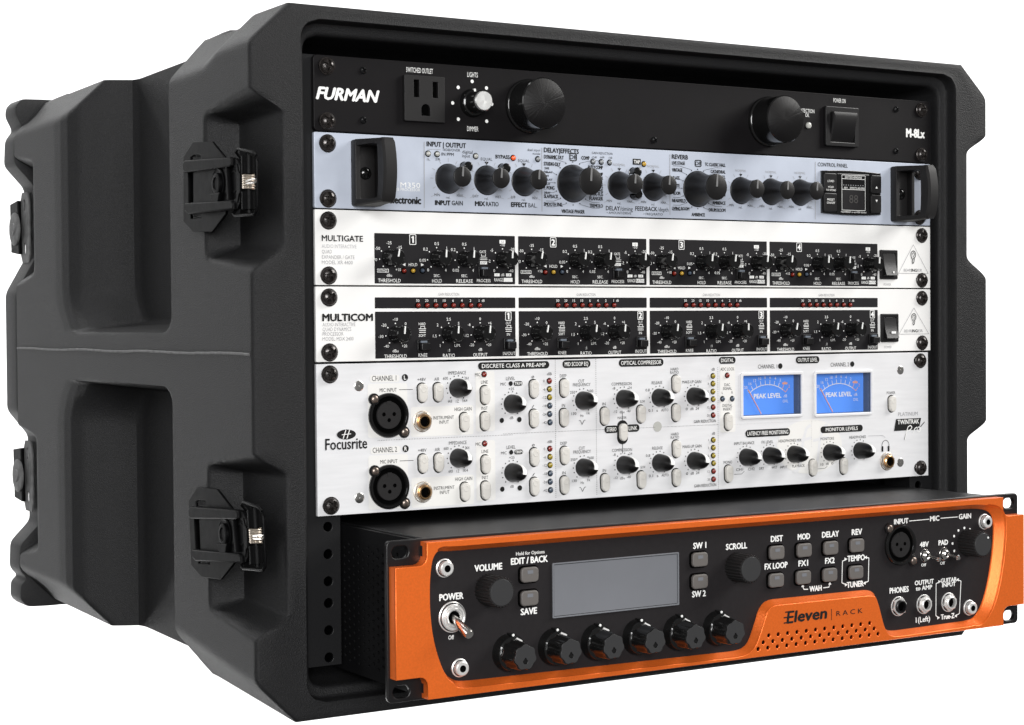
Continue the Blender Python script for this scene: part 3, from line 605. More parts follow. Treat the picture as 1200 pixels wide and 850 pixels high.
# ================================================================== UNITS 3 and 4: the two white dynamics processors
SEC = [(38.2, -101.9)[0], (137.0, -102.2)[0], (236.1, -102.0)[0], (335.0, -102.3)[0], (432.3, -101.7)[0] + 2.4]
SEC = [SEC[0] + (SEC[4] - SEC[0]) * i / 4 for i in range(5)]
def behknob():
    prof = [(4.9, 0), (4.9, 3), (4.75, 11.2), (4.3, 11.8), (3.9, 11.8), (3.7, 11.5), (.05, 11.4)]
    V, F = lathe(prof, 48); V = [(x * (1 + (.035 if 1 < -y < 11 and math.sin(12 * math.atan2(z, x)) > 0 else 0)), y, z * (1 + (.035 if 1 < -y < 11 and math.sin(12 * math.atan2(z, x)) > 0 else 0))) for x, y, z in V]
    return build('knob', (V, F), 'gloss', 30)
BKN = behknob(); BPT = build('pointer', join(box(-.38, .38, -12.1, -11.4, .3, 4.4), box(-.38, .38, -12.0, -9.5, 4.3, 4.75)), 'wink')
BBT = build('push_button', join(plate(rrect(0, 0, 8.2, 7.4, .6), [rrect(0, 0, 6.6, 5.8, .4)], -1.4, 0, .2), rbox(0, -.6, 5.9, 4.2, -4.6, 0, .5, .4)), 'satin')
BBC = build('button_window', box(-2.1, 2.1, -2.0, -.4, 1.7, 2.9), 'window')
def bknob(u, x, z, rot=0):
    k = put('knob', BKN, u, x, -.1, z, (0, math.radians(rot), 0)); put('pointer', BPT, k, x, -.1, z)
def bbutton(u, x, z, wcol=True):
    b = put('push_button', BBT, u, x, -.1, z)
    if wcol: put('button_window', BBC, b, x, -.1, z)
def scale(K, x, z, labs, angs=(232, 188, 142, 90, 45, -52), r=6.4, rl=9.0, h=1.75):
    for l, a in zip(labs, angs):
        a = math.radians(a); K.disc(x + r * math.cos(a), z + r * math.sin(a), .42, 'wink', 8)
        if l: K.c(l, x + rl * 1.08 * math.cos(a), z + rl * .98 * math.sin(a), h, .62, 'wink')
def numbox(K, n, x, z, w_=4.6, h_=6.2):
    K.add('wink', plate(rrect(x, z, w_, h_, .6), [rrect(x, z, w_ - .8, h_ - .8, .4)], K.y, K.y + .04)); K.c(str(n), x + (.25 if n == 1 else 0), z, 3.7, .7, 'wink', .07)
    if n == 1: K.line(x + .1, z + 1.85, x - .95, z + .95, .55, 'wink')
def logo_ear(K, x0, x1, z0, z1, txt=True):
    xm = (x0 + x1) / 2
    for a in ((x0, z0, x1, z0), (x0, z0, xm, z1), (xm, z1, x1, z0)): K.line(*a, .3, 'grey')
    zc = z0 + (z1 - z0) * .55; k = (z1 - z0) / 17
    ear = [(-.4, -3.6), (-1.1, -2.6), (-.6, -1.4), (-1.6, 0), (-2.1, 1.6), (-1.6, 3.2), (-.2, 4.0), (1.2, 3.5), (1.9, 2.2), (1.7, .8), (.9, -.2), (.7, -1.4), (.4, -2.8), (-.4, -3.6)]
    for p, q in zip(ear[:-1], ear[1:]): K.line(xm + p[0] * k, zc + p[1] * k, xm + q[0] * k, zc + q[1] * k, .5 * k, 'ink')
    e2 = [(-1.0, 1.2), (-.8, 2.6), (.2, 2.9), (.9, 2.2), (.6, 1.2), (-.2, .6), (.1, -.4), (-.4, -1.2)]
    for p, q in zip(e2[:-1], e2[1:]): K.line(xm + p[0] * k, zc + p[1] * k, xm + q[0] * k, zc + q[1] * k, .38 * k, 'ink')
    K.add('grey', plate(rrect(xm, z0 + 2.2, (x1 - x0) * .80, 3.0, .2), [rrect(xm, z0 + 2.2, (x1 - x0) * .80 - .5, 2.5, .1)], K.y, K.y + .04)) if False else None
    K.t('BEHR', xm - 9.2, z0 + 2.2, xm - 2.2, z0 + 2.2, 2.0, 'grey'); K.t('ING', xm - 1.9, z0 + 2.2, xm + 3.4, z0 + 2.2, 2.0, 'ink', .04); K.t('ER', xm + 3.9, z0 + 2.2, xm + 8.6, z0 + 2.2, 2.0, 'grey')
def rocker(u, x0, z0, x1, z1, lit):
    x, z = (x0 + x1) / 2, (z0 + z1) / 2; w_, h_ = x1 - x0, z1 - z0
    f = part('power_switch', plate(rrect(x, z, w_, h_, .8), [rrect(x + .2, z, w_ - 4.6, h_ - 5, .4)], -1.8, 0, .35), 'satin', u)
    hw = (w_ - 4.9) / 2; hz_ = (h_ - 5.4) / 2
    prof = [(hz_, -1.4), (hz_ * .3, -1.9), (-hz_ * .3, -2.9), (-hz_, -4.8)]
    R_ = [[(x + s, 0, z + p[0]) , (x + s, p[1], z + p[0])] for p in prof for s in (0,)]
    V = [(x + .2 + sx * hw, y, z + pz) for sx in (-1, 1) for pz, y in prof + [(-hz_, 0), (hz_, 0)]]
    n = 6; F = [tuple(range(n))[::-1], tuple(range(n, 2 * n))] + [(i, (i + 1) % n, n + (i + 1) % n, n + i) for i in range(n)]
    part('rocker', (V, F), 'satin', f, 25)
    return x, z, hz_
def beh_unit(name, label, cat, ztop_, comp):
    u = thing(name, label, cat, 241.3, 0, ztop_ - 43.7)
    part('front_panel', plate(rrect(241.3, ztop_ - 21.85, 482.6, 43.6, .5), panel_holes(zc=(ztop_ - 6.35, ztop_ - 38.1)), 0, 2.5, .25), 'white', u)
    chassis(u, ztop_ - 43.7, ztop_, 200); rack_screws(u, ztop_ - 6.35, ztop_ - 38.1)
    return u
zb0 = (37.9, -131.5)[1]; zt0 = (38.2, -101.9)[1]
u = beh_unit('noise_gate', 'white four-channel expander gate lettered MULTIGATE below the pale blue unit', 'noise gate', -88.9, False)
K = Ink(-.3)
for i in range(4): part('screened_field', plate(rrect((SEC[i] + SEC[i + 1] - 2.4) / 2, (zb0 + zt0) / 2, SEC[i + 1] - SEC[i] - 2.4, zt0 - zb0, .4), [], -.12, .02), 'field', u)
x10 = SEC[0]
k1 = 47.8, -116.3; k2 = 79.9, -116.3; k3 = 98.9, -116.3; k4 = 125.9, -116.3
nb = 63.7, -105.3; lr = 57.6, -123.9; la = 63.7, -123.8; lb = 70.1, -123.6; pb = 112.4, -124.1
for i in range(4):
    dx = SEC[i] - x10
    for kk, labs, nm, sub, rot in ((k1, ('', '-70', '-50', '-25', '-15', '+10'), 'THRESHOLD', 'dBu', 8), (k2, ('0', '0.05', '0.2', '0.5', '1', '4'), 'HOLD', 'SEC.', 5), (k3, ('0.05', '.1', '0.2', '0.5', '1', '4'), 'RELEASE', 'SEC.', 4), (k4, ('0', '-2', '-5', '-10', '-20', '-40'), '', '', 3)):
        x, z = kk[0] + dx, kk[1]; scale(K, x, z, labs); bknob(u, x, z, rot + random.uniform(-3, 3))
        if nm: K.c(sub, x, z - 10.3, 1.6, .7, 'wink'); K.c(nm, x, z - 13.4, 2.1, .72, 'wink')
    x, z = k1[0] + dx, k1[1]; K.add('wink', plate(rrect(x - 4.2, z - 7.6, 7.6, 2.1, .2), [rrect(x - 4.2, z - 7.6, 7.1, 1.6, .1)], K.y, K.y + .04)); K.c('BYPASS', x - 4.2, z - 7.6, 1.2, .8, 'wink')
    numbox(K, i + 1, nb[0] + dx, nb[1])
    for p, c in ((lr, 'red'), (la, 'amber'), (lb, 'dled')): led(u, p[0] + dx, p[1], c, 1.25, -.1)
    z = la[1] + 3.6
    K.poly([(lr[0] + dx - 1, z), (lr[0] + dx + 1, z + .9), (lr[0] + dx + 1, z - .9)], 'wink'); K.poly([(lb[0] + dx + 1, z), (lb[0] + dx - 1, z - .9), (lb[0] + dx - 1, z + .9)], 'wink'); K.c('HOLD', la[0] + dx, z, 1.8, .72, 'wink')
    x, z = pb[0] + dx, pb[1]; bbutton(u, x, z); K.c('PROCESS', x, z - 5.3, 1.9, .66, 'wink')
    K.c('GATE', x - .5, z + 12.2, 1.6, .65, 'wink'); K.r(x - 1.6, x + 1.6, z + 9.4, z + 9.7, 'wink'); K.r(x - 1.6, x - 1.3, z + 9.4, z + 10.8, 'wink'); K.r(x + 1.3, x + 1.6, z + 9.4, z + 10.8, 'wink'); K.r(x - 2.6, x + 2.6, z + 8.3, z + 8.6, 'wink'); K.r(x - 2.6, x + 2.6, z + 7.3, z + 7.6, 'wink'); K.r(x - 2.4, x + 2.4, z + 4.6, z + 6.5, 'wink'); K.y -= .05; K.c('EXP', x, z + 5.55, 1.3, .7, 'ink'); K.y += .05
    x, z = k4[0] + dx, k4[1]; K.r(x - 2.1, x + 2.1, z + 9.6, z + 11.8, 'wink'); K.r(x - 6, x - 2.2, z - 10.4, z - 8.6, 'wink'); K.r(x + 2.4, x + 6.2, z - 10.4, z - 8.6, 'wink'); K.c('dB', x, z - 9.5, 1.5, .7, 'wink')
    K.y -= .05; K.c('1:1', x - 4.1, z - 9.5, 1.1, .7, 'ink'); K.c('1:4', x + 4.3, z - 9.5, 1.1, .7, 'ink'); K.c('1:2', x, z + 10.7, 1.2, .7, 'ink'); K.y += .05
    K.t('RANGE', x - 6, z - 12.5, x + .2, z - 12.5, 2.0, 'wink'); K.r(x + .6, x + 7, z - 13.7, z - 11.3, 'wink'); K.y -= .05; K.c('RATIO', x + 3.8, z - 12.5, 1.5, .75, 'ink'); K.y += .05
K.t('MULTIGATE', 4.2, -105.4, 30.6, -105.5, 3.3, 'ink', .04)
for s_, a in (('AUDIO INTERACTIVE', (4.1, -110.0, 26.4, -110.1)), ('QUAD', (4.1, -113.2, 10.5, -113.2)), ('EXPANDER / GATE', (4.1, -116.3, 25.1, -116.4)), ('MODEL XR 4400', (4.0, -119.3, 23.9, -119.5))): K.t(s_, *a, 2.1, 'grey' if s_ != 'AUDIO INTERACTIVE' else 'faint')
lx0, lz0 = 451.8, -122.6; lx1, lz1 = 480.3, -101.9; logo_ear(K, lx0, lx1, lz0 + .4, lz1); K.t('POWER', 437.9, -130.1, 444.8, -130.2, 1.7, 'faint')
K.done(u)
a0 = 433.9, -126.5; a1 = 449.8, -106.0; x, z, hz_ = rocker(u, *a0, *a1, False); put('pilot_dot', build('pilot_dot', lathe([(.8, 0), (.8, .3), (.1, .4)], 12), 'wink'), u, x + 1.6, -4.3, z - hz_ * .72)

u = beh_unit('compressor', 'white four-channel compressor lettered MULTICOM with rows of red LEDs', 'compressor', -133.35, True)
K = Ink(-.3)
s0, s1 = (38.5, -146.1)[1], (38.5, -139.6)[1]; t0_, t1_ = (38.2, -175.6)[1], (38.4, -148.0)[1]
for i in range(4):
    for a, b in ((s0, s1), (t0_, t1_)): part('screened_field', plate(rrect((SEC[i] + SEC[i + 1] - 2.4) / 2, (a + b) / 2, SEC[i + 1] - SEC[i] - 2.4, b - a, .4), [], -.12, .02), 'field', u)
k1 = 51.5, -161.4; k2 = 87.7, -161.5; k3 = 109.6, -161.4; b1 = 69.9, -168.3; b2 = 130.1, -168.2; l0 = 66.9, -144.4; l7 = 109.2, -144.4; nb = 129.7, -151.0
for i in range(4):
    dx = SEC[i] - SEC[0]
    for kk, labs, nm, sub, rot in ((k1, ('-40', '-30', '-20', '-10', '0', '+20'), 'THRESHOLD', 'dBu', 5), (k2, ('1', '1.5', '2', '2.5', '5', 'LIM.'), 'RATIO', ':1', 4), (k3, ('-20', '-12', '-6', '0', '+6', '+20'), 'OUTPUT', 'dB', 4)):
        x, z = kk[0] + dx, kk[1]; scale(K, x, z, labs, h=1.7); bknob(u, x, z, rot + random.uniform(-4, 6)); K.c(sub, x, z - 9.8, 1.7, .7, 'wink'); K.c(nm, x, z - 13, 2.1, .72, 'wink')
    for bb, up_, dn_, nm in ((b1, 'HARD', 'SOFT', 'KNEE'), (b2, 'OUT', 'IN', 'IN/OUT')):
        x, z = bb[0] + dx, bb[1]; bbutton(u, x, z); K.c(nm, x, z - 5.7, 2.0, .68, 'wink'); K.c(up_, x - .4, z + 12.9, 1.6, .66, 'wink'); K.c(dn_, x - .4, z + 6.0, 1.6, .66, 'wink')
        for q in ((x - 1.5, x + 1.5, z + 11.3, z + 11.6), (x - 1.5, x - 1.2, z + 10.2, z + 11.6), (x + 1.2, x + 1.5, z + 10.2, z + 11.6), (x - 2.8, x + 2.2, z + 9.9, z + 10.2), (x - 2.4, x + 2, z + 8.9, z + 9.3), (x - 2.4, x + 2, z + 7.7, z + 8.1)): K.r(*q, 'wink')
    numbox(K, i + 1, nb[0] + dx, nb[1], 4.4, 5.6)
    for j, s_ in enumerate(('30', '20', '15', '10', '6', '4', '2', '1')):
        x = l0[0] + (l7[0] - l0[0]) * j / 7 + dx; led(u, x, l0[1], 'red', 1.4, -.1); K.c(s_, x - .2, l0[1] + 2.9, 1.6, .62, 'wink')
    K.c('dB', l7[0] + dx + 2.7, l0[1] + 2.9, 1.5, .62, 'wink')
    q = 80.8, -137.5, 95.1, -137.9; K.t('GAIN REDUCTION', q[0] + dx, q[1], q[2] + dx, q[3], 1.7, 'grey')
K.t('MULTICOM', 4.2, -151.0, 36.5, -151.6, 4.0, 'ink', .085)
for s_, a in (('AUDIO INTERACTIVE', (4.1, -155.1, 25.3, -155.6)), ('QUAD DYNAMICS', (4.1, -157.9, 22.5, -158.3)), ('PROCESSOR', (4.1, -160.6, 17.5, -161.0)), ('MODEL MDX 2400', (4.0, -163.4, 24.0, -163.9))): K.t(s_, *a, 2.1, 'grey')
lx0, lz0 = 452.2, -165.5; lx1, lz1 = 480.7, -146.6; logo_ear(K, lx0, lx1, lz0 + .4, lz1); K.t('POWER', 438.2, -173.9, 445.1, -174.1, 1.7, 'faint')
K.done(u)
a0 = 434.5, -170.5; a1 = 450.5, -150.7; x, z, hz_ = rocker(u, *a0, *a1, True); put('pilot_dot', build('pilot_dot', box(-2, 2, -.3, 0, -.8, .8), 'wink'), u, x + 1.2, -3.8, z - hz_ * .45)

# ================================================================== UNIT 5: two-channel preamplifier
u = thing('preamp', 'silver two-channel microphone preamp with two blue peak meters, above the pulled-out unit', 'preamp', 241.3, 0, -266.7)
mA = 312.1, -218.2; mA2 = 361.9, -191.7; mB = 375.6, -218.9; mB2 = 425.1, -191.7
MW = [((mA[0] + mA2[0]) / 2, (mA[1] + mA2[1]) / 2, mA2[0] - mA[0], mA2[1] - mA[1]), ((mB[0] + mB2[0]) / 2, (mB[1] + mB2[1]) / 2, mB2[0] - mB[0], mB2[1] - mB[1])]
part('front_panel', plate(rrect(241.3 - 1.2, -222.2, 480.2, 88, .4), panel_holes(480.2, (-184.15, -260.35)) + [rrect(a, b, c + .6, d + .6, .5) for a, b, c, d in MW], 0, 2.8, .25), 'foc', u)
part('chassis', box(21, 461.6, 18, 250, -265.3, -178.5), 'inner', u)
for x in (8.4, 474.2):
    for z in (-184.15, -260.35): put('rack_screw', RS, u, x - (1.6 if x > 200 else 0), 0, z, (0, random.uniform(0, 3), 0))
DZ = (46.6, -251.1)[1] - (46.3, -208.9)[1]
K = Ink(-.22); Kc = Ink(-.10)
def fld(a, col='cream', r=1.5):
    x0, z0, x1, z1 = a; Kc.poly(rrect((x0 + x1) / 2, (z0 + z1) / 2, abs(x1 - x0), abs(z1 - z0), r), col)
FOCB = build('push_button', (lambda: loft([[(math.cos(t) * (3.3 - .9 * (.5 - .5 * math.sin(t))) * s + 0, -h, (math.sin(t) * 3.2 + (2.4 if math.sin(t) > 0 else -2.4)) * (1 if True else 1) * (s * .5 + .5)) for t in np.linspace(0, 2 * math.pi, 25)[:-1]] for s, h in ((1, 0), (1, 1.9), (.96, 2.3), (.88, 2.55), (.72, 2.6))], False, True))(), 'btn', 50)
FOCR = build('button_gap', (lambda: loft([[(math.cos(t) * (3.3 - .9 * (.5 - .5 * math.sin(t)) + .7) - .15, -.14, (math.sin(t) * 3.9 + (2.4 if math.sin(t) > 0 else -2.4))) for t in np.linspace(0, 2 * math.pi, 25)[:-1]]] * 1, False, True))(), 'ink', 50)
FOCD = build('button_dimple', shift(lathe([(1.9, 0), (1.75, .18), (1.5, .2), (1.1, -.05), (.05, -.15)], 20), 0, -2.6, 2.2), 'btn', 60)
def fbtn(x, z):
    b = put('push_button', FOCB, u, x, 0, z); put('button_dimple', FOCD, b, x, 0, z); put('button_gap', FOCR, b, x, 0, z); return
    b = put('push_button', FOCB, u, x, 0, z); put('button_gap', FOCR, b, x, 0, z)
def fv(t): return 5.8 * max(1 - t ** 3.4, 0) ** .5 * (1 - .12 * t)
def fw_(t): return 5.7 * max(1 - t ** 3.4, 0) ** .5 * (1 - .22 * t)
def fk():
    R_ = []
    for t in list(np.linspace(0, .8, 10)) + [.86, .91, .95, .975, .99, .998]:
        R_.append([(fw_(t) * math.cos(a), -15 * t, fv(t) * math.sin(a)) for a in np.linspace(0, 2 * math.pi, 33)[:-1]])
    return build('knob', loft(R_, False, True), 'knobs', 50)
def fkp():
    rings = []
    T_ = list(np.linspace(.05, .8, 12)) + [.86, .91, .95, .975, .99, .996]
    for t in T_:
        hw = .2 + 1.1 * t ** 2.0; h = 15 * t + .15; v = fv(t) + .14
        rings.append([(-hw, -h, v), (hw, -h, v), (hw, -h + .8, v - .9), (-hw, -h + .8, v - .9)])
    rings.append([(-1.25, -15.25, -.5), (1.25, -15.25, -.5), (1.1, -14.6, -.6), (-1.1, -14.6, -.6)])
    return build('pointer', loft(rings, True, True), 'wink', 50)
FK, FKP = fk(), fkp()
def fknob(x, z, rot=0, angs=(230, 203, 180, 155, 130, 107, 84, 60, -55)):
    k = put('knob', FK, u, x, 0, z, (0, math.radians(rot), 0)); put('pointer', FKP, k, x, 0, z)
    for a in angs: a = math.radians(a); K.disc(x + 7.4 * math.cos(a), z + 7.4 * math.sin(a), .42, 'ink', 8)
def pill(a, h, txt):
    x0, z0, x1, z1 = a; K.poly(rrect((x0 + x1) / 2, (z0 + z1) / 2, x1 - x0, h, h * .48, 5), 'ink'); K.y -= .05; K.c(txt, (x0 + x1) / 2, (z0 + z1) / 2, h * .52, (x1 - x0 - 3.4) / (h * .52 * len(txt)) / 1.1 if len(txt) > 3 else .7, 'wink', .015); K.y += .05
XLRM = build('xlr_socket', join(lathe([(13.2, 0), (13.2, 1.4), (12.7, 2.2), (11.6, 2.3), (11.0, 1.6), (10.6, .6)], 48)), 'gloss', 30)
XLRI = build('socket_face', join(lathe([(8.2, 0), (8.2, .9), (7.9, 1.3)], 40), plate(circ(0, 0, 7.9, 40), [circ(x, z, 1.25, 12) for x, z in ((-3.4, .6), (3.4, .6), (0, -2.9))], -1.35, -.9), box(-1.4, 1.4, -1.5, -1.0, 6.6, 8.4)), 'matte', 30)
XLRF = build('socket_well', shift(plate(circ(0, 0, 10.8, 32), [], -.35, -.1), 0, 0, 0), 'slot')
EAR = build('socket_lug', lathe([(3.5, 0), (3.5, 1.2), (3.1, 1.7), (.05, 1.7)], 24), 'satin')
def xlr(u, x, z, e, y=0, s=1.0):
    q = put('xlr_socket', XLRM, u, x, y, z); put('socket_face', XLRI, q, x, y, z); put('socket_well', XLRF, q, x, y, z)
    for ex, ez in e:
        put('socket_lug', EAR, q, ex, y, ez); put('socket_screw', XS, q, ex, y - 1.7, ez)
    if s != 1: q.scale = (s, 1, s)
    return q
def hexn(r, n=6, a0=.3): return [(r * math.cos(a0 + 2 * math.pi * i / n), r * math.sin(a0 + 2 * math.pi * i / n)) for i in range(n)]
def jackmesh(m, inner):
    a = build('jack_socket', join(lathe([(6.4, 0), (6.4, .5), (5.9, .7)], 24), plate(hexn(5.9), [circ(0, 0, 4.3, 20)], -2.2, -.6, .25)), m, 30)
    b = build('jack_sleeve', join(lathe([(4.3, .6), (4.3, 3.4), (3.9, 3.7), (3.2, 3.7), (3.1, 3.0), (3.1, 1.6)], 28)), inner, 30)
    c = build('jack_hole', shift(lathe([(3.1, 1.6), (.05, 1.5)], 20), 0, 0, 0), 'slot')
    return a, b, c
JK = jackmesh('nickel', 'brass')
def jack(u, x, z, J, y=0):
    q = put('jack_socket', J[0], u, x, y, z); put('jack_sleeve', J[1], q, x, y, z); put('jack_hole', J[2], q, x, y, z)
for d, nm, ch in ((0, 'CHANNEL 1', 'L'), (DZ, 'CHANNEL 2', 'R')):
    def sh4(a): return (a[0], a[1] + d, a[2], a[3] + d)
    def T(s_, a, h, col='ink', b=0): K.t(s_, *sh4(a), h, col, b)
    def at(a): return a[0], a[1] + d
    fld(sh4((34.5, -185.3, 54.1, -189.6))); fld(sh4((61.4, -204.8, 104.5, -222.6))); fld(sh4((106.2, -184.4, 119.7, -221.1))); fld(sh4((32.9, -190.3, 59.2, -222.1)))
    T(nm, (35.8, -187.1, 51.9, -187.3), 3.0); x, z = at((57.7, -187.1)); K.disc(x, z, 2.1, 'ink', 20); K.y -= .05; K.c(ch, x, z, 2.4, .6, 'wink', .03); K.y += .05
    T('MIC INPUT', (40.8, -194.2, 52.1, -194.2), 2.2); K.line(*sh4((53.7, -194.2, 62.9, -194.3)), .3)
    xlr(u, *at((46.3, -209.1)), (at((36.7, -199.4)), at((56.5, -219.4))))
    fbtn(*at((69.1, -196.5))); T('+48V', (66.0, -188.5, 71.8, -188.5), 1.9); fbtn(*at((79.9, -196.4))); T('AIR', (77.5, -188.5, 81.0, -188.5), 1.9)
    T('IMPEDANCE', (87.2, -185.1, 99.5, -184.9), 2.0); fknob(*at((93.4, -194.2)), 6)
    for s_, a in (('600', (83.6, -188.2, 86.9, -188.1)), ('2K4', (98.3, -188.4, 101.3, -188.3)), ('6K8', (86.8, -202.0, 89.6, -202.0)), ('1Z', (92.3, -202.2, 94.4, -202.1)), ('1K4', (96.9, -202.0, 100.2, -201.9))): T(s_, a, 1.7)
    jack(u, *at((69.1, -213.5)), JK); T('INSTRUMENT', (76.6, -211.7, 90.8, -211.7), 2.0); T('INPUT', (80.7, -214.4, 87.3, -214.4), 2.0); T('HIGH GAIN', (91.3, -207.0, 103.2, -207.0), 2.1); fbtn(*at((97.9, -214.9)))
    T('MIC', (105.8, -186.5, 109.3, -186.4), 2.0); led(u, *at((112.2, -186.3)), 'red', 1.5); T('LINE', (110.0, -191.1, 114.7, -191.0), 2.0); fbtn(*at((112.5, -199.0))); T('INST', (110.1, -207.0, 114.5, -207.0), 2.0); fbtn(*at((112.3, -214.9)))
    T('LEVEL', (127.8, -189.3, 134.2, -189.2), 2.0); x, z = at((131.1, -192.4)); K.disc(x, z, 1.5); T('MIC', (123.8, -192.6, 127.8, -192.6), 1.8)
    a = sh4((133.3, -192.5, 139.6, -192.4)); K.poly(rrect((a[0] + a[2]) / 2, (a[1] + a[3]) / 2, a[2] - a[0], 2.8, 1.3), 'ink'); K.y -= .05; K.c('TRIM', (a[0] + a[2]) / 2, (a[1] + a[3]) / 2, 1.7, .7, 'wink', .02); K.y += .05
    T('+25', (129.6, -195.7, 133.5, -195.6), 1.6); fknob(*at((131.7, -204.8)), 10); T('dB', (130.2, -213.5, 132.8, -213.3), 1.7); x, z = at((137.1, -214.7)); K.disc(x, z, 1.7); x, z = at((124.5, -214.8)); K.disc(x, z, 1.6); T('ø', (146.2, -188.5, 148.2, -188.2), 2.2); fbtn(*at((147.6, -196.1))); T('/', (146.2, -207.1, 148.1, -206.8), 1.8); fbtn(*at((147.5, -214.4)))
    T('dB', (157.6, -187.1, 161.1, -186.9), 1.7)
    for s_, zz, c in (('0', 155, 'red'), ('-6', 196, 'yel'), ('-12', 237, 'yel'), ('-18', 279, 'dled'), ('-24', 321, 'dled'), ('-42', 362, 'dled')):
        pass
    for (lx, lz), c, s_ in zip(((159.3, -191.4), (159.4, -196.5), (159.4, -201.6), (159.5, -206.8), (159.4, -212.0), (159.6, -217.2)), ('red', 'yel', 'yel', 'dled', 'dled', 'dled'), ('0', '-6', '-12', '-18', '-24', '-42')):
        led(u, lx, lz + d, c, 1.55); K.c(s_, lx - 4, lz + d, 1.6, .6)
    T('DEEP', (167.1, -188.5, 172.0, -188.4), 1.9); fbtn(*at((170.0, -196.1))); T('IN', (168.4, -207.0, 170.8, -206.9), 1.9); fbtn(*at((169.7, -214.6)))
    T('CUT', (180.9, -192.1, 185.4, -191.9), 1.9); T('FREQUENCY', (176.8, -194.4, 190.0, -194.2), 1.9); fknob(*at((184.1, -204.3)), 8)
    for s_, a in (('250', (174.6, -199.0, 178.4, -199.0)), ('600', (188.4, -198.5, 192.1, -198.4)), ('130', (175.6, -212.4, 179.2, -212.3)), ('1k', (187.1, -212.3, 189.5, -212.3)), ('Hz', (182.2, -213.8, 184.6, -213.8))): T(s_, a, 1.7)
    v0, v1, v2 = at((181.1, -216.7)), at((183.5, -219.4)), at((186.1, -216.7)); K.line(*v0, v0[0] + 1, v0[1], .3); K.line(v0[0] + 1, v0[1], *v1, .35); K.line(*v1, v2[0] - 1, v2[1], .35); K.line(v2[0] - 1, v2[1], *v2, .3)
    T('IN', (199.0, -207.0, 201.5, -206.9), 1.9); fbtn(*at((200.4, -214.7))); T('COMPRESSION', (206.2, -194.6, 221.7, -194.4), 1.9); fknob(*at((215.2, -204.0)), 8)
    for s_, a in (('-8', (206.8, -197.3, 209.0, -197.2)), ('-24', (218.7, -197.2, 221.8, -197.1)), ('-12', (207.3, -212.1, 210.4, -212.1)), ('dBu', (212.3, -212.5, 216.0, -212.4)), ('-40', (217.6, -212.0, 220.7, -212.0)), ('SLOW', (228.3, -206.2, 232.1, -206.2))): T(s_, a, 1.6)
    fbtn(*at((228.7, -214.3))); T('RELEASE', (237.6, -194.4, 245.9, -194.4), 1.9); fknob(*at((243.1, -204.0)), 8)
    for s_, a in (('0.8', (232.6, -199.1, 236.0, -198.9)), ('0.1', (234.8, -212.2, 238.1, -212.2)), ('s', (241.1, -212.4, 242.4, -212.3)), ('AUTO', (245.0, -212.2, 250.6, -212.3)), ('0', (264.7, -212.2, 266.3, -212.1)), ('dB', (268.4, -212.2, 271.2, -212.1)), ('24', (272.8, -212.1, 275.5, -212.0))): T(s_, a, 1.7)
    T('HARD', (252.7, -186.1, 258.9, -185.8), 1.8); T('RATIO', (252.4, -188.3, 259.2, -188.0), 1.8); fbtn(*at((256.7, -195.6))); fbtn(*at((256.5, -214.3))); T('MAKE-UP GAIN', (262.0, -194.6, 277.4, -194.4), 1.9); fknob(*at((271.1, -203.9)), 8)
    T('dB', (286.1, -186.7, 288.7, -186.6), 1.7)
    for (lx, lz), c, s_ in zip(((287.2, -191.0), (287.2, -196.1), (287.1, -201.3), (287.3, -206.3), (287.2, -211.6), (287.2, -216.9)), ('yel', 'yel', 'yel', 'yel', 'red', 'red'), ('1', '3', '5', '8', '12', '20')):
        led(u, lx, lz + d, c, 1.5); K.c(s_, lx - 4, lz + d, 1.5, .6)
    T('GAIN REDUCTION', (271.3, -220.6, 289.3, -220.6), 1.9, 'ink', .01)
K.dots(*(39.4, -223.7, 131.9, -223.9), 1.1, .18); K.dots(*(125.8, -223.1, 290.6, -223.2), 1.1, .18)
for a in (163.7, -178.6, 163.5, -264.1), (194.2, -178.6, 194.3, -263.9), (291.2, -185.7, 291.2, -265.3): K.dots(*a, 1.2, .2)
K.dots(*(371.5, -223.9, 371.4, -241.1), 1.2, .16, 'grey'); K.dots(*(283.2, -223.6, 429.5, -223.4), 1.2, .12, 'grey')
def pilln(x0, z0, x1, z1, h, t): pill((x0, z0, x1, z1), h, t)
q0 = 108.0, -181.4; q1 = 159.3, -181.2; pilln(*q0, *q1, 4.6, 'DISCRETE CLASS A PRE-AMP')
pilln(169.1, -181.2, 190.1, -181.2, 4.8, 'MID SCOOP EQ'); pilln(211.9, -181.2, 247.0, -181.3, 4.8, 'OPTICAL COMPRESSOR'); pilln(292.2, -180.9, 306.1, -181.0, 4.5, 'DIGITAL'); pilln(357.9, -181.8, 378.7, -181.8, 4.8, 'OUTPUT LEVEL'); pilln(314.1, -230.0, 352.5, -230.4, 5.0, 'LATENCY FREE MONITORING'); pilln(379.5, -229.9, 417.9, -230.1, 4.6, 'MONITOR LEVELS')
a = 200.5, -223.1, 211.3, -223.4; pilln(*a, 4.8, 'STEREO'); a = 217.5, -222.9, 227.6, -223.2; pilln(*a, 4.8, 'LINK')
x, z = 214.4, -225.4; K.poly(rrect(x, z, 8.4, 15.4, 4), 'ink'); K.line(x, z + 12.5, x, z - 13.5, .4); fbtn(x, z)
b = [o for o in COL.objects if o.name.startswith('push_button')][-1]
T0 = 210.7, -216.2, 217.6, -216.1; K.t('MASTER', *T0, 1.5)
pw = 242.0, -222.8; put('panel_plug', build('panel_plug', lathe([(3.3, 0), (3.3, .25), (.05, .3)], 24), 'cled'), u, *((pw[0], 0, pw[1])))
fld((293.0, -183.9, 305.8, -228.6))
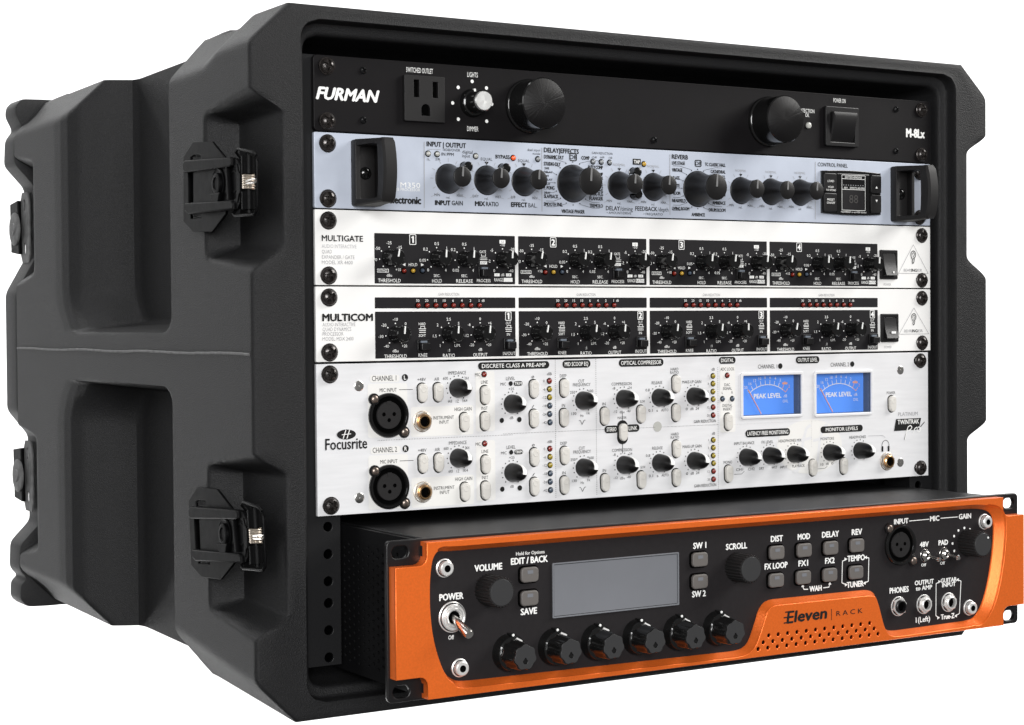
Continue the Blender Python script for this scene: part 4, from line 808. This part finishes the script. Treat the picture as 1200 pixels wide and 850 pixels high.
for s_, a, h in (('ADC LOCK', (293.5, -186.8, 304.9, -186.7), 2.0), ('DAC', (296.7, -197.2, 301.3, -197.0), 1.9), ('SIGNAL', (295.4, -199.6, 302.8, -199.5), 1.9), ('L', (294.5, -202.3, 295.4, -202.3), 1.7), ('R', (302.6, -202.3, 303.6, -202.3), 1.7), ('DIGITAL', (295.0, -210.8, 303.0, -210.8), 1.8), ('INSERT', (295.6, -213.2, 302.7, -213.2), 1.8),
    ('CHANNEL 1', (325.1, -185.7, 341.5, -185.6), 2.7), ('CHANNEL 2', (388.8, -185.5, 405.5, -185.5), 2.7), ('INPUT BALANCE', (304.6, -236.2, 321.6, -236.5), 1.9), ('FX LEVEL', (327.9, -236.3, 337.8, -236.4), 1.9), ('HEADPHONES MIX', (342.6, -236.1, 362.5, -236.3), 1.9), ('MONITORS', (379.5, -236.1, 391.6, -236.3), 1.9), ('HEADPHONES', (405.6, -236.0, 420.8, -236.3), 1.9),
    ('MONO', (295.6, -248.4, 302.8, -248.5), 1.9), ('CH1', (306.0, -253.7, 311.9, -253.8), 1.8), ('CH2', (316.1, -254.0, 321.8, -253.8), 1.8), ('DRY', (325.7, -254.0, 329.9, -253.9), 1.7), ('WET', (336.4, -253.8, 341.3, -253.8), 1.7), ('INPUT', (343.8, -253.9, 349.9, -253.9), 1.7), ('PLAYBACK', (354.3, -253.7, 365.4, -253.7), 1.8), ('10', (379.4, -253.7, 381.9, -253.7), 1.7), ('dB', (384.2, -253.5, 386.8, -253.5), 1.7), ('0', (389.1, -253.3, 390.9, -253.4), 1.7), ('POWER', (440.4, -206.3, 448.4, -206.2), 1.9), ('PLATINUM', (451.2, -221.6, 469.8, -221.6), 2.6)):
    K.t(s_, *a, h, 'grey' if s_ == 'PLATINUM' else 'ink')
for a in ((344.3, -185.6), (408.5, -185.4)): K.disc(*a, 1.9, 'ink', 16)
led(u, 299.0, -190.9, 'red', 1.5); led(u, 295.0, -206.3, 'dled', 1.5); led(u, 303.1, -206.5, 'dled', 1.5)
for a in ((299.4, -221.7), (299.4, -256.1), (372.2, -255.5), (399.9, -255.7), (444.8, -214.0)): fbtn(*a)
for a in ((314.3, -245.7), (334.4, -245.5), (355.4, -245.5), (387.2, -245.6), (414.8, -245.5)): fknob(*a, 8)
K.line(*(304.4, -256.7, 310.7, -256.8), .25); K.line(*(310.7, -256.8, 313.2, -255.0), .25); K.line(*(377.0, -256.6, 383.3, -256.5), .25); K.line(*(383.3, -256.5, 385.5, -255.1), .25); K.line(*(422.9, -235.8, 436.5, -236.0), .25, 'grey'); K.line(*(436.5, -236.0, 438.8, -237.5), .25, 'grey')
jack(u, *(440.4, -254.3), JK)
for a in ((453.6, -190.5), (453.3, -255.7), (27.3, -191.4), (27.0, -256.9)): put('panel_screw', GS, u, a[0], 0, a[1])
# headphone sign
x, z = 439.1, -242.8
for i in range(10):
    a, b = math.pi * i / 10, math.pi * (i + 1) / 10; K.line(x + 3.4 * math.cos(a), z + 4 * math.sin(a) - .6, x + 3.4 * math.cos(b), z + 4 * math.sin(b) - .6, .35)
K.poly(rrect(x - 2.9, z - 2.6, 1.7, 4, .7), 'ink'); K.poly(rrect(x + 2.9, z - 2.6, 1.7, 4, .7), 'ink')
# name plate and crests
x0, z0, x1, z1 = 448.3, -233.7, 473.3, -224.9; K.poly([(x0 - 1.2, z0 + .4), (x1 - 2.4, z0 + .6), (x1 - .2, z1), (x0 + .8, z1)], 'ink'); K.y -= .06; K.t('TWINTRAK', *(450.6, -227.2, 471.0, -227.1), 3.1, 'wink', .03)
def script_(P, t, col):
    for p, q in zip(P[:-1], P[1:]): K.line(*p, *q, t, col)
px_, pz_ = 457.4, -235.8
pro = [(0, -4), (1.4, 1), (3, 5), (5.2, 6), (6.8, 4.8), (5.6, 3), (2.2, 2)]
K.y -= .03
script_([(px_ + a, pz_ + b) for a, b in pro], .7, 'wink'); script_([(px_ + a, pz_ + b) for a, b in ((8.2, .6), (9.4, 3.6), (11.6, 4.6))], .7, 'wink'); script_([(px_ + 13.4 + 1.8 * math.cos(t), pz_ + 2.8 + 1.8 * math.sin(t)) for t in np.linspace(0, 6.4, 12)], .6, 'wink')
K.y += .09; script_([(px_ - .3 + a, pz_ + b) for a, b in ((0, -4), (1.0, -1), (1.8, 1))], .8, 'ink'); script_([(px_ + 15, pz_ + 4.6), (px_ + 19, pz_ + 8)], .6, 'ink')
cx, cz = 369.9, -241.0; Kc.poly([(cx + 29 * math.cos(t), cz + 18.5 * math.sin(t)) for t in np.linspace(0, 6.283, 49)[:-1]], 'cream')
Kc.y = -.16
for o_ in (-8, 7):
    pts = [(-9, -21), (-5, -22.5), (-1, -17), (1, -6), (3, 6), (7, 17), (12, 19.5)]
    for p, q in zip(pts[:-1], pts[1:]): Kc.line(cx + o_ + p[0] * .75, cz + p[1] * .75, cx + o_ + q[0] * .75, cz + q[1] * .75, 2.2, 'foc')
    Kc.line(cx + o_ - 4, cz + 4, cx + o_ + 10, cz + 6, 2, 'foc')
cx, cz = 18.7, -219.4; K.poly([(cx + 6.2 * math.cos(t), cz + 2.9 * math.sin(t)) for t in np.linspace(0, 6.283, 33)[:-1]], 'ink'); K.y -= .05
for o_ in (-1.2, 1.2): K.line(cx + o_ - .9, cz - 2.4, cx + o_ + .9, cz + 2.6, .55, 'wink')
K.line(cx - 3, cz - .1, cx + 3, cz + .3, .4, 'wink'); K.y += .05
K.t('Focusrite', *(5.2, -224.7, 32.1, -224.8), 6.4, 'ink', .03)
Kc.done(u); K.done(u)
# meters
for (cx, cz, w_, h_) in MW:
    m = part('meter', join(plate(rrect(cx, cz, w_ + 4.4, h_ + 4.6, 2.2, 5), [rrect(cx, cz, w_ + .2, h_ + .2, .5)], -1.2, .3, .5)), 'foc', u)
    D = 7.0
    part('meter_well', join(box(cx - w_ / 2 - .2, cx - w_ / 2, 0, D, cz - h_ / 2, cz + h_ / 2), box(cx + w_ / 2, cx + w_ / 2 + .2, 0, D, cz - h_ / 2, cz + h_ / 2), box(cx - w_ / 2, cx + w_ / 2, 0, D, cz + h_ / 2, cz + h_ / 2 + .2), box(cx - w_ / 2, cx + w_ / 2, 0, D, cz - h_ / 2 - .2, cz - h_ / 2)), 'bluegrey', m)
    part('meter_dial', box(cx - w_ / 2 + .02, cx + w_ / 2 - .02, D, D + .5, cz - h_ / 2 + .02, cz + h_ / 2 - .02), 'meter', m)
    G = Ink(D - .15); ox = cx + 2.0
    a0, a1, R_, pz = 128, 52, 25.5, cz - h_ * .5 - 5.5
    A = [math.radians(a0 + (a1 - a0) * i / 24) for i in range(25)]
    for i in range(24): G.line(ox + R_ * math.cos(A[i]), pz + R_ * math.sin(A[i]), ox + R_ * math.cos(A[i + 1]), pz + R_ * math.sin(A[i + 1]), .5, 'wink' if i < 22 else 'needle')
    for i, s_ in enumerate(('20', '16', '12', '10', '8', '6', '4', '2', '0', '2')):
        t = math.radians(a0 + (a1 - a0) * i / 9); c = 'wink' if i < 8 else 'needle'
        G.line(ox + R_ * math.cos(t), pz + R_ * math.sin(t), ox + (R_ + 3) * math.cos(t), pz + (R_ + 3) * math.sin(t), .45, c)
        G.c(s_, ox + (R_ + 5) * math.cos(t), pz + (R_ + 5) * math.sin(t), 2.0, .62, c)
    t = math.radians(60); G.poly(rrect(ox + (R_ + 4.6) * math.cos(t), pz + (R_ + 4.6) * math.sin(t), 4.6, 1.5, .6), 'needle')
    G.c('PEAK LEVEL', ox, pz + R_ - 7.5, 3.0, .8, 'wink', .05); G.c('dB', ox + 15.5, pz + R_ - 8, 2, .7, 'wink'); G.c('OVL', ox + 15.5, pz + R_ - 11.5, 2, .7, 'wink')
    G.done(m)
    part('needle', tube([(ox - 6.5, D - 1.2, cz - h_ / 2 + .5), (ox - 17.5, D - 1.2, pz + 22.5)], .32, 6), 'needle', m)
    part('glass_pane', box(cx - w_ / 2, cx + w_ / 2, .4, .9, cz - h_ / 2, cz + h_ / 2), 'glass', m)
# ================================================================== UNIT 6: guitar processor, pulled out of the case
EX, EZ, EY = 3.2, -273.25, -78.9                                   # left edge, top, ear front
u = thing('guitar_processor', 'orange and black guitar processor pulled partway out of the bottom of the case', 'guitar processor', EX + 241.3, 0, EZ - 88.1)
def EP(x, z): return (EX + x, EZ + z)
slot = lambda x, z: rrect(EX + x, EZ + z, 10.5, 7.0, 3.4)
part('ear_plate', plate(rrect(EX + 241.3, EZ - 44.1, 482.6, 88.4, 3), [slot(8.4, -6.35), slot(8.4, -82.55), slot(474, -6.35), slot(474, -82.55)], EY, EY + 3.2, .5), 'satin', u)
# box
bx0, bx1, bz0, bz1 = EX + 21, EX + 461.6, EZ - 86.5, EZ - 2.0
ch = part('chassis', join(box(bx0 + 1, bx1, EY + 3.2, 200, bz0, bz1)), 'inner', u)
part('top_cover', join(plate([(bx0, EY + 3.3), (bx1, EY + 3.3), (bx1, 200), (bx0, 200)], [], -bz1 - 1.2, -bz1, 0)), 'steel', ch) if False else part('top_cover', box(bx0 - .6, bx1, EY + 3.4, 200, bz1, bz1 + 1.2), 'steel', ch)
vh = []
for r in range(15):
    for c in range(15):
        y = EY + 14 + c * 6.0; z = bz1 - 9 - r * 4.9 - (2.45 if c % 2 else 0)
        if z > bz0 + 6: vh.append([(y + 1.5 * math.cos(a), z + 1.1 * math.sin(a)) for a in np.linspace(0, 6.283, 9)[:-1]])
part('side_cover', plate([(EY + 3.4, bz0), (200, bz0), (200, bz1), (EY + 3.4, bz1)], vh, bx0 - .6, bx0 + .5, 0, 'X'), 'steel', ch)
part('top_rib', tube([(bx0 + 3, EY + 4, bz1 + 1.6), (bx0 + 3, 150, bz1 + 1.6)], .7, 6), 'steel', ch)
# control plate
part('control_plate', plate(rrect(EX + 241, EZ - 44, 440, 84, 2), [], -81.0, -79.0, 0), 'eleven', u)
# orange bezel: outer outline, opening edge (front) and opening edge (back)
xl, xr, zt, zb = EX + 1.6, EX + 480.8, EZ - 1.2, EZ - 87.2
cw, chh = 19.5, 12.6
def corner(cx, cz, sx, sz):  # concave corner round the ear
    P = [(cx, cz + sz * chh * -1), (cx + sx * (cw - 5), cz - sz * chh)]
    for t in (0, .25, .5, .75, 1): P.append((cx + sx * (cw - 5 + 5 * math.sin(t * math.pi / 2)), cz - sz * (chh - 5 * (1 - math.cos(t * math.pi / 2)))))
    P.append((cx + sx * cw, cz)); return P
OUT = corner(xl, zt, 1, 1) + corner(xr, zt, -1, 1)[::-1] + corner(xr, zb, -1, -1) + corner(xl, zb, 1, -1)[::-1]
def dedupe(P):
    Q = []
    for p in P:
        if not Q or math.hypot(p[0] - Q[-1][0], p[1] - Q[-1][1]) > .2: Q.append(p)
    return Q
OUT = dedupe(OUT)
IPT = [(40.2, -279.6), (441.4, -282.3), (453.8, -282.7), (459.5, -287.1), (460.2, -297.5), (458.4, -312.9), (455.0, -329.8), (449.5, -344.8), (443.1, -352.8), (437.6, -355.1), (365.7, -355.8), (360.8, -352.6), (355.2, -334.2), (351.1, -327.3), (260.7, -326.8), (254.1, -343.7), (249.7, -352.7), (243.1, -355.9), (49.1, -353.6), (43.5, -352.7), (37.6, -348.5), (33.0, -338.3), (29.5, -325.5), (27.9, -311.5), (28.0, -296.4), (29.1, -286.8), (30.7, -282.5), (34.2, -280.3)]
# top and bottom edges are straight: level them
zt_i = (IPT[0][1] + IPT[1][1]) / 2; IPT[0] = (IPT[0][0], zt_i); IPT[1] = (IPT[1][0], zt_i)
def smooth(P, rmax=6, n=4):
    Q = []
    for i in range(len(P)):
        a, p, b = Vector(P[i - 1]), Vector(P[i]), Vector(P[(i + 1) % len(P)])
        da = min(rmax, (a - p).length * .45); db = min(rmax, (b - p).length * .45)
        A = p + (a - p).normalized() * da; B = p + (b - p).normalized() * db
        for k in range(n + 1): t = k / n; Q.append(((1 - t) ** 2 * A + 2 * t * (1 - t) * p + t * t * B).to_tuple())
    return dedupe(Q)
INN = smooth(IPT, 9, 5)
def area2(P): return sum(P[i - 1][0] * P[i][1] - P[i][0] * P[i - 1][1] for i in range(len(P)))
sg = 1 if area2(INN) < 0 else -1
def grow(P, f):
    n = len(P); Q = []
    for i in range(n):
        a, b = Vector(P[(i - 1) % n]), Vector(P[(i + 1) % n]); t = (b - a).normalized(); nrm = Vector((-t.y, t.x)) * sg
        w_ = f(P[i], nrm); Q.append((P[i][0] + nrm.x * w_, P[i][1] + nrm.y * w_))
    return Q
def wid(p, n):
    w_ = 3.0
    if p[0] > EX + 400 and n.x > .2: w_ = 3.0 + 4.2 * min(1, n.x)
    if n.x < -.5 and p[0] < EX + 60: w_ = 2.0
    return w_
OB = grow(INN, wid)
if abs(area2(OB)) < abs(area2(INN)): sg = -sg; OB = grow(INN, wid)
hl = []
ra = 262.7, -348.1, 345.1, -347.9; rb = 258.4, -351.8, 348.9, -351.9; rc = 254.4, -355.5, 352.2, -355.5
for (x0, z0, x1, z1), n_ in ((ra, 12), (rb, 13), (rc, 14)):
    zc_ = (z0 + z1) / 2
    for i in range(n_): hl.append(circ(x0 + (x1 - x0) * i / (n_ - 1), zc_, 1.35, 9))
bz = part('bezel', join(plate(OUT, [OB] + hl, -86.2, -84.8, .3), loft([[(x, -86.0, z) for x, z in OB], [(x, -84.6, z) for x, z in grow(OB, lambda p, n: -.5)], [(x, -82.2, z) for x, z in grow(INN, lambda p, n: .5)], [(x, -80.9, z) for x, z in INN]], False, False),
    loft([[(x, -84.9, z) for x, z in OUT], [(x, -78.9, z) for x, z in OUT]], False, False)), 'orange', u, 50)
# text on the bezel
K = Ink(-86.35)
K.t('E', *(276.7, -338.2, 281.6, -338.1), 7.4, 'ink', .04, .16); K.t('leven', *(282.9, -337.9, 308.6, -338.2), 6.8, 'ink', .07, .16)
for k in range(3):
    a = 274.3, -335.0, 277.4, -334.9; K.line(a[0] + (k == 0) * 1.2, a[1] - k * 3.3 + .2, a[2] + (k == 0) * 1.2, a[3] - k * 3.3 + .2, .8, 'ink')
K.line(*(313.0, -336.0, 313.0, -343.1), .4, 'ink'); K.t('R A C K', *(317.0, -339.2, 338.8, -339.4), 3.0, 'ink', .01)
K.done(bz)
# print on the control plate
K = Ink(-81.15)
W = 'wink'
for s_, a, h, b in (('POWER', (34.7, -305.8, 49.7, -306.3), 3.5, .065), ('Off', (40.0, -328.6, 43.5, -328.6), 2.2, .03), ('VOLUME', (57.2, -291.6, 74.9, -291.6), 3.5, .065), ('Hold for Options', (84.3, -285.4, 103.3, -285.6), 1.9, .025), ('EDIT / BACK', (81.0, -289.4, 105.3, -289.8), 3.5, .065), ('SAVE', (87.2, -318.5, 97.8, -318.7), 3.5, .065),
    ('SW 1', (209.1, -289.7, 218.6, -289.7), 3.5, .065), ('SW 2', (208.0, -318.6, 218.0, -318.9), 3.5, .065), ('SCROLL', (233.8, -292.0, 249.9, -292.2), 3.5, .065),
    ('DIST', (268.8, -289.5, 278.1, -289.7), 3.5, .065), ('MOD', (290.3, -289.7, 300.0, -289.9), 3.5, .065), ('DELAY', (310.1, -289.7, 323.8, -289.9), 3.5, .065), ('REV', (334.8, -289.8, 343.2, -289.8), 3.5, .065), ('FX LOOP', (263.8, -306.2, 281.7, -306.5), 3.5, .065), ('FX1', (290.8, -306.4, 298.3, -306.4), 3.5, .065), ('FX2', (312.5, -306.4, 320.1, -306.4), 3.5, .065),
    ('WAH', (299.6, -322.9, 309.3, -323.2), 3.3, .065), ('TEMPO', (331.0, -306.3, 345.5, -306.5), 3.5, .065), ('TUNER', (330.5, -323.0, 344.3, -323.1), 3.5, .065),
    ('INPUT', (370.9, -285.3, 383.1, -285.5), 3.2, .065), ('MIC', (402.6, -285.3, 410.6, -285.5), 3.2, .065), ('GAIN', (428.5, -285.6, 439.5, -285.7), 3.2, .065), ('48V', (393.4, -301.7, 401.0, -301.8), 3.2, .065), ('PAD', (410.1, -301.6, 418.4, -301.9), 3.2, .065), ('Off', (394.5, -315.1, 398.8, -315.3), 1.9, .03), ('Off', (411.4, -315.2, 415.6, -315.4), 1.9, .03),
    ('PHONES', (366.9, -329.6, 383.2, -329.9), 3.5, .065), ('OUTPUT', (388.8, -326.4, 405.4, -326.7), 2.9, .065), ('to AMP', (389.7, -330.0, 404.0, -330.3), 2.7, .065), ('1(Left)', (389.6, -350.5, 402.1, -351.0), 3.4, .03), ('GUITAR', (411.9, -326.7, 426.2, -327.0), 2.7, .065), ('INPUT', (413.2, -329.7, 425.3, -330.0), 2.7, .065), ('True-Z', (412.0, -350.6, 424.0, -351.0), 3.2, .065)):
    K.t(s_, *a, h, W, b)
def brk(pts, t=.55, rounded=True):
    for p, q in zip(pts[:-1], pts[1:]): K.line(*p, *q, t, W)
    for p in pts[1:-1]: K.disc(*p, t / 2, W, 8)
brk([(329.9, -306.5), (326.7, -307.6), (326.2, -321.2), (329.7, -322.8)]); brk([(345.9, -306.6), (349.0, -307.1), (348.5, -322.0), (344.8, -323.0)])
brk([(294.0, -320.9), (295.0, -322.9), (298.4, -323.0)]); brk([(310.7, -323.2), (315.4, -323.1), (316.2, -321.4)])
brk([(411.2, -327.2), (407.7, -328.4), (407.4, -349.3), (409.9, -351.0)]); brk([(426.7, -327.2), (430.2, -328.5), (428.7, -349.9), (425.2, -351.1)])
for a, d in (((329.7, -306.5), 1), ((346.1, -306.6), -1), ((329.9, -322.8), 1), ((345.0, -323.0), -1), ((409.9, -351.0), 1), ((425.2, -351.2), -1), ((410.9, -327.3), 1), ((426.9, -327.4), -1)): K.poly([(a[0] - d * 1.2, a[1] + 1.1), (a[0] + d * 1.2, a[1]), (a[0] - d * 1.2, a[1] - 1.1)][::d], W)
for a, in (((294.0, -320.5),), ((316.2, -320.9),)): K.poly([(a[0] - 1.2, a[1] - .8), (a[0] + 1.2, a[1] - .8), (a[0], a[1] + 1.6)], W)
K.line(*(384.0, -285.7, 401.7, -285.6), .5, W); K.line(*(411.8, -285.6, 427.3, -285.7), .5, W)
gx, gz = 437.8, -303.2
for a in ((427.9, -311.7), (424.2, -308.0), (422.6, -303.0), (424.0, -298.2), (428.0, -294.7), (433.4, -293.4), (438.5, -294.7)): K.disc(*a, .85, W)
K.done(u)
FY = -81.0
# buttons
EB = build('push_button', join(rbox(0, 0, 11.6, 8.6, -2.2, 0, 2.2, .7)), 'rbtn', 30); EBR = build('button_surround', plate(rrect(-.2, 0, 13.4, 10.2, 2.6), [], -.3, 0), 'slot'); EBW = build('button_window', box(-1.9, 1.9, -2.3, -1.9, .6, 2.6), 'lcd')
for a in ((93.3, -297.7), (93.1, -311.0), (213.8, -298.0), (213.7, -311.2), (273.2, -298.1), (295.2, -298.2), (317.0, -298.3), (338.8, -298.2), (272.7, -315.2), (294.5, -315.1), (316.1, -315.2), (337.9, -315.3)):
    b = put('push_button', EB, u, a[0] - .9, FY, a[1]); put('button_surround', EBR, b, a[0] - .9, FY, a[1]); put('button_window', EBW, b, a[0] - .9, FY, a[1])
# display
p0 = 108.0, -324.4; p1 = 198.1, -292.1; p2 = 108.3, -292.9; p3 = 197.5, -323.8
dx0 = (p0[0] + p2[0]) / 2; dx1 = (p1[0] + p3[0]) / 2; dz0 = (p0[1] + p3[1]) / 2; dz1 = (p1[1] + p2[1]) / 2; dcx, dcz = (dx0 + dx1) / 2, (dz0 + dz1) / 2
d_ = part('display', box(dx0 + 1.2, dx1 - 1.2, -81.6, -81.0, dz0 + 1.2, dz1 - 1.2), 'lcd', u)
part('display_frame', plate(rrect(dcx, dcz, dx1 - dx0, dz1 - dz0, .6), [rrect(dcx, dcz, dx1 - dx0 - 1.8, dz1 - dz0 - 1.8, .4)], -82.0, -81.0, .2), 'lcd', d_)
# ribbed encoders
def ribbed(R, H, n=26):
    R_ = []
    for s, h in ((1.02, 0), (1.0, .8), (.97, H - .6), (.93, H)):
        R_.append([(R * s * (1 + (.035 if i % 4 in (0, 1) else -.035)) * math.cos(2 * math.pi * i / (4 * n)), -h, R * s * (1 + (.035 if i % 4 in (0, 1) else -.035)) * math.sin(2 * math.pi * i / (4 * n))) for i in range(4 * n)])
    return build('knob', loft(R_, False, True), 'matte', 25)
RK = ribbed(8.6, 14.5); RC = build('knob_cap', shift(lathe([(7.4, 0), (7.2, .25), (.05, .3)], 32), 0, -14.5, 0), 'capgrey')
for x, z in ((66.0, -304.1), (241.6, -304.6), (435.9, -303.1)):
    k = put('knob', RK, u, x, FY, z); put('knob_cap', RC, k, x, FY, z)
    if x > 400: k.scale = (1.0, 1.0, 1.0); put('pointer', build('pointer', lathe([(.7, 14.5), (.7, 15), (.05, 15.1)], 8, (4.2, 0, 4.2)), 'wink'), k, x, FY, z)
# fluted knobs
def fluted(R, r1, H):
    R_ = []; n = 84
    prof = [(1, 0, 0), (1, 2.2, 0), (.90, 5.6, 0), (.80, 6.0, .3), (.775, 7.0, 1), (.745, H - 1.4, 1), (.71, H - .3, 1), (.62, H, .9), (.40, H - .25, .3), (.02, H - .3, 0)]
    for s, h, f in prof:
        R_.append([(R * s * (1 - f * .11 * (.5 + .5 * math.cos(7 * a))) * math.cos(a + math.pi / 2 + .45), -h, R * s * (1 - f * .11 * (.5 + .5 * math.cos(7 * a))) * math.sin(a + math.pi / 2 + .45)) for a in np.linspace(0, 2 * math.pi, n + 1)[:-1]])
    return loft(R_, False, True)
FL = build('knob', join(fluted(10.6, 8, 18.2), box(-1.3, 1.3, -5.2, -.6, 9.6, 11.3)), 'gloss', 40)
FC = build('knob_cap', (lambda: shift(plate([(7.2 * (1 - .11 * (.5 + .5 * math.cos(7 * a))) * math.cos(a + math.pi / 2 + .45), 7.2 * (1 - .11 * (.5 + .5 * math.cos(7 * a))) * math.sin(a + math.pi / 2 + .45)) for a in np.linspace(0, 2 * math.pi, 57)[:-1]],
    [[(1.7 * math.sin(t) * (1 if math.cos(t) < .2 else .55), -2.2 - 1.9 * math.cos(t + math.pi) * (1 if math.cos(t) < 0 else 1)) for t in np.linspace(0, 2 * math.pi, 13)[:-1]]], -18.5, -18.15, .1), 0, 0, 0))(), 'capgrey')
FP = build('pointer', join(lathe([(.75, 5.0), (.75, 5.6), (.05, 5.8)], 8, (0, 0, 10.3)), box(-.5, .5, -18.8, -18.2, -1, 6.4)), ['wink'])
FPd = build('pointer', lathe([(.8, 4.6), (.8, 5.5), (.05, 5.7)], 8, (0, 0, 10.4)), 'wink')
for x, z in ((78.4, -340.6), (108.6, -340.4), (137.9, -340.5), (167.1, -340.3), (196.4, -340.5), (225.9, -340.7)):
    k = put('knob', FL, u, x + .3, FY, z, (0, math.radians(random.uniform(-3, 3)), 0)); put('knob_cap', FC, k, x + .3, FY, z); put('pointer', FPd, k, x + .3, FY, z)
# power toggle
x, z = 42.5, -317.4
t = put('toggle_switch', build('toggle_switch', join(lathe([(8.6, 0), (8.6, .5), (8.0, .9)], 36), lathe([(7.4, .9), (7.4, 2), (6.8, 2.4), (6.2, 2.0), (5.6, 2.0), (5.4, 3.2), (4.9, 3.6), (4.2, 3.5), (3.6, 2.4)], 36)), 'whitemetal', 30), u, x, FY, z)
put('switch_throat', build('switch_throat', lathe([(3.7, 2.2), (.1, 1.2)], 20), 'slot'), t, x, FY, z)
put('switch_lever', build('switch_lever', join(tube([(0, -1.5, 0), (.3, -5, -1.8), (1.5, -15.4, -7.2), (1.6, -16.6, -7.8)], [2.0, 2.1, 3.0, 2.4], 16)), 'chrome', 40), t, x, FY, z)
for x, z in ((397.7, -309.0), (414.9, -309.2)):
    t = put('toggle_switch', build('toggle_switch', join(lathe([(4.2, 0), (4.2, .4), (4.0, .6)], 24), plate(hexn(3.9), [circ(0, 0, 2.4, 16)], -1.8, -.5, .2), lathe([(2.5, .5), (2.5, 3.0), (2.0, 3.4), (1.4, 2.9)], 20)), 'chrome', 30), u, x, FY, z)
    put('switch_lever', build('switch_lever', join(tube([(0, -2.5, 0), (.8, -6, -.6), (1.2, -11, -1.7)], [.7, .8, 1.2], 10), shift(lathe([(1.0, 0), (1.5, .8), (1.2, 1.9), (.1, 2.2)], 12), 1.2, -10.6, -1.7)), 'chrome', 40), t, x, FY, z)
# corner screws
ES = build('bezel_screw', join(lathe([(5.2, 0), (5.2, .7), (4.6, 1.0)], 28), lathe([(4.1, 1.0), (4.1, 3.6), (3.5, 4.1), (2.0, 4.1)], 28)), 'whitemetal', 30); ESX = build('screw_recess', plate(hexn(2.1), [], -3.95, -3.6), 'slot')
for a in ((37.7, -289.9), (46.9, -346.0), (451.6, -290.3), (437.4, -346.7)):
    s_ = put('bezel_screw', ES, u, a[0], FY, a[1]); put('screw_recess', ESX, s_, a[0], FY, a[1])
# sockets
x, z = 375.7, -300.6; xlr(u, x, z, ((x - 9.8, z + 11.3), (x + 10.8, z - 11.0)), FY)
JN = jackmesh('whitemetal', 'whitemetal'); JB = jackmesh('whitemetal', 'satin')
for a, J in (((374.2, -340.3), JB), ((396.5, -340.9), JN), ((418.7, -341.5), JN)):
    jack(u, a[0], a[1], J, FY)

# ================================================================== the white backdrop
bd = bpy.data.objects.new('backdrop', None)
n_ = 24; V = []; W2, H2 = 4.6, 3.4
for i in range(n_ + 1):
    for j in (0, 1):
        a = (i / n_ - .5); p = bc + RTv * (a * 2 * W2) - Vector((FWv.x, FWv.y, 0)).normalized() * (abs(a) ** 3 * 4.5)
        V.append((p.x, p.y, -H2 * .85 if j == 0 else H2))
me = bpy.data.meshes.new('backdrop'); me.from_pydata(V, [], [(2 * i, 2 * i + 2, 2 * i + 3, 2 * i + 1) for i in range(n_)]); me.materials.append(MT['back'])
me.polygons.foreach_set('use_smooth', [True] * n_)
bd = bpy.data.objects.new('backdrop', me); COL.objects.link(bd); bd['kind'] = 'structure'
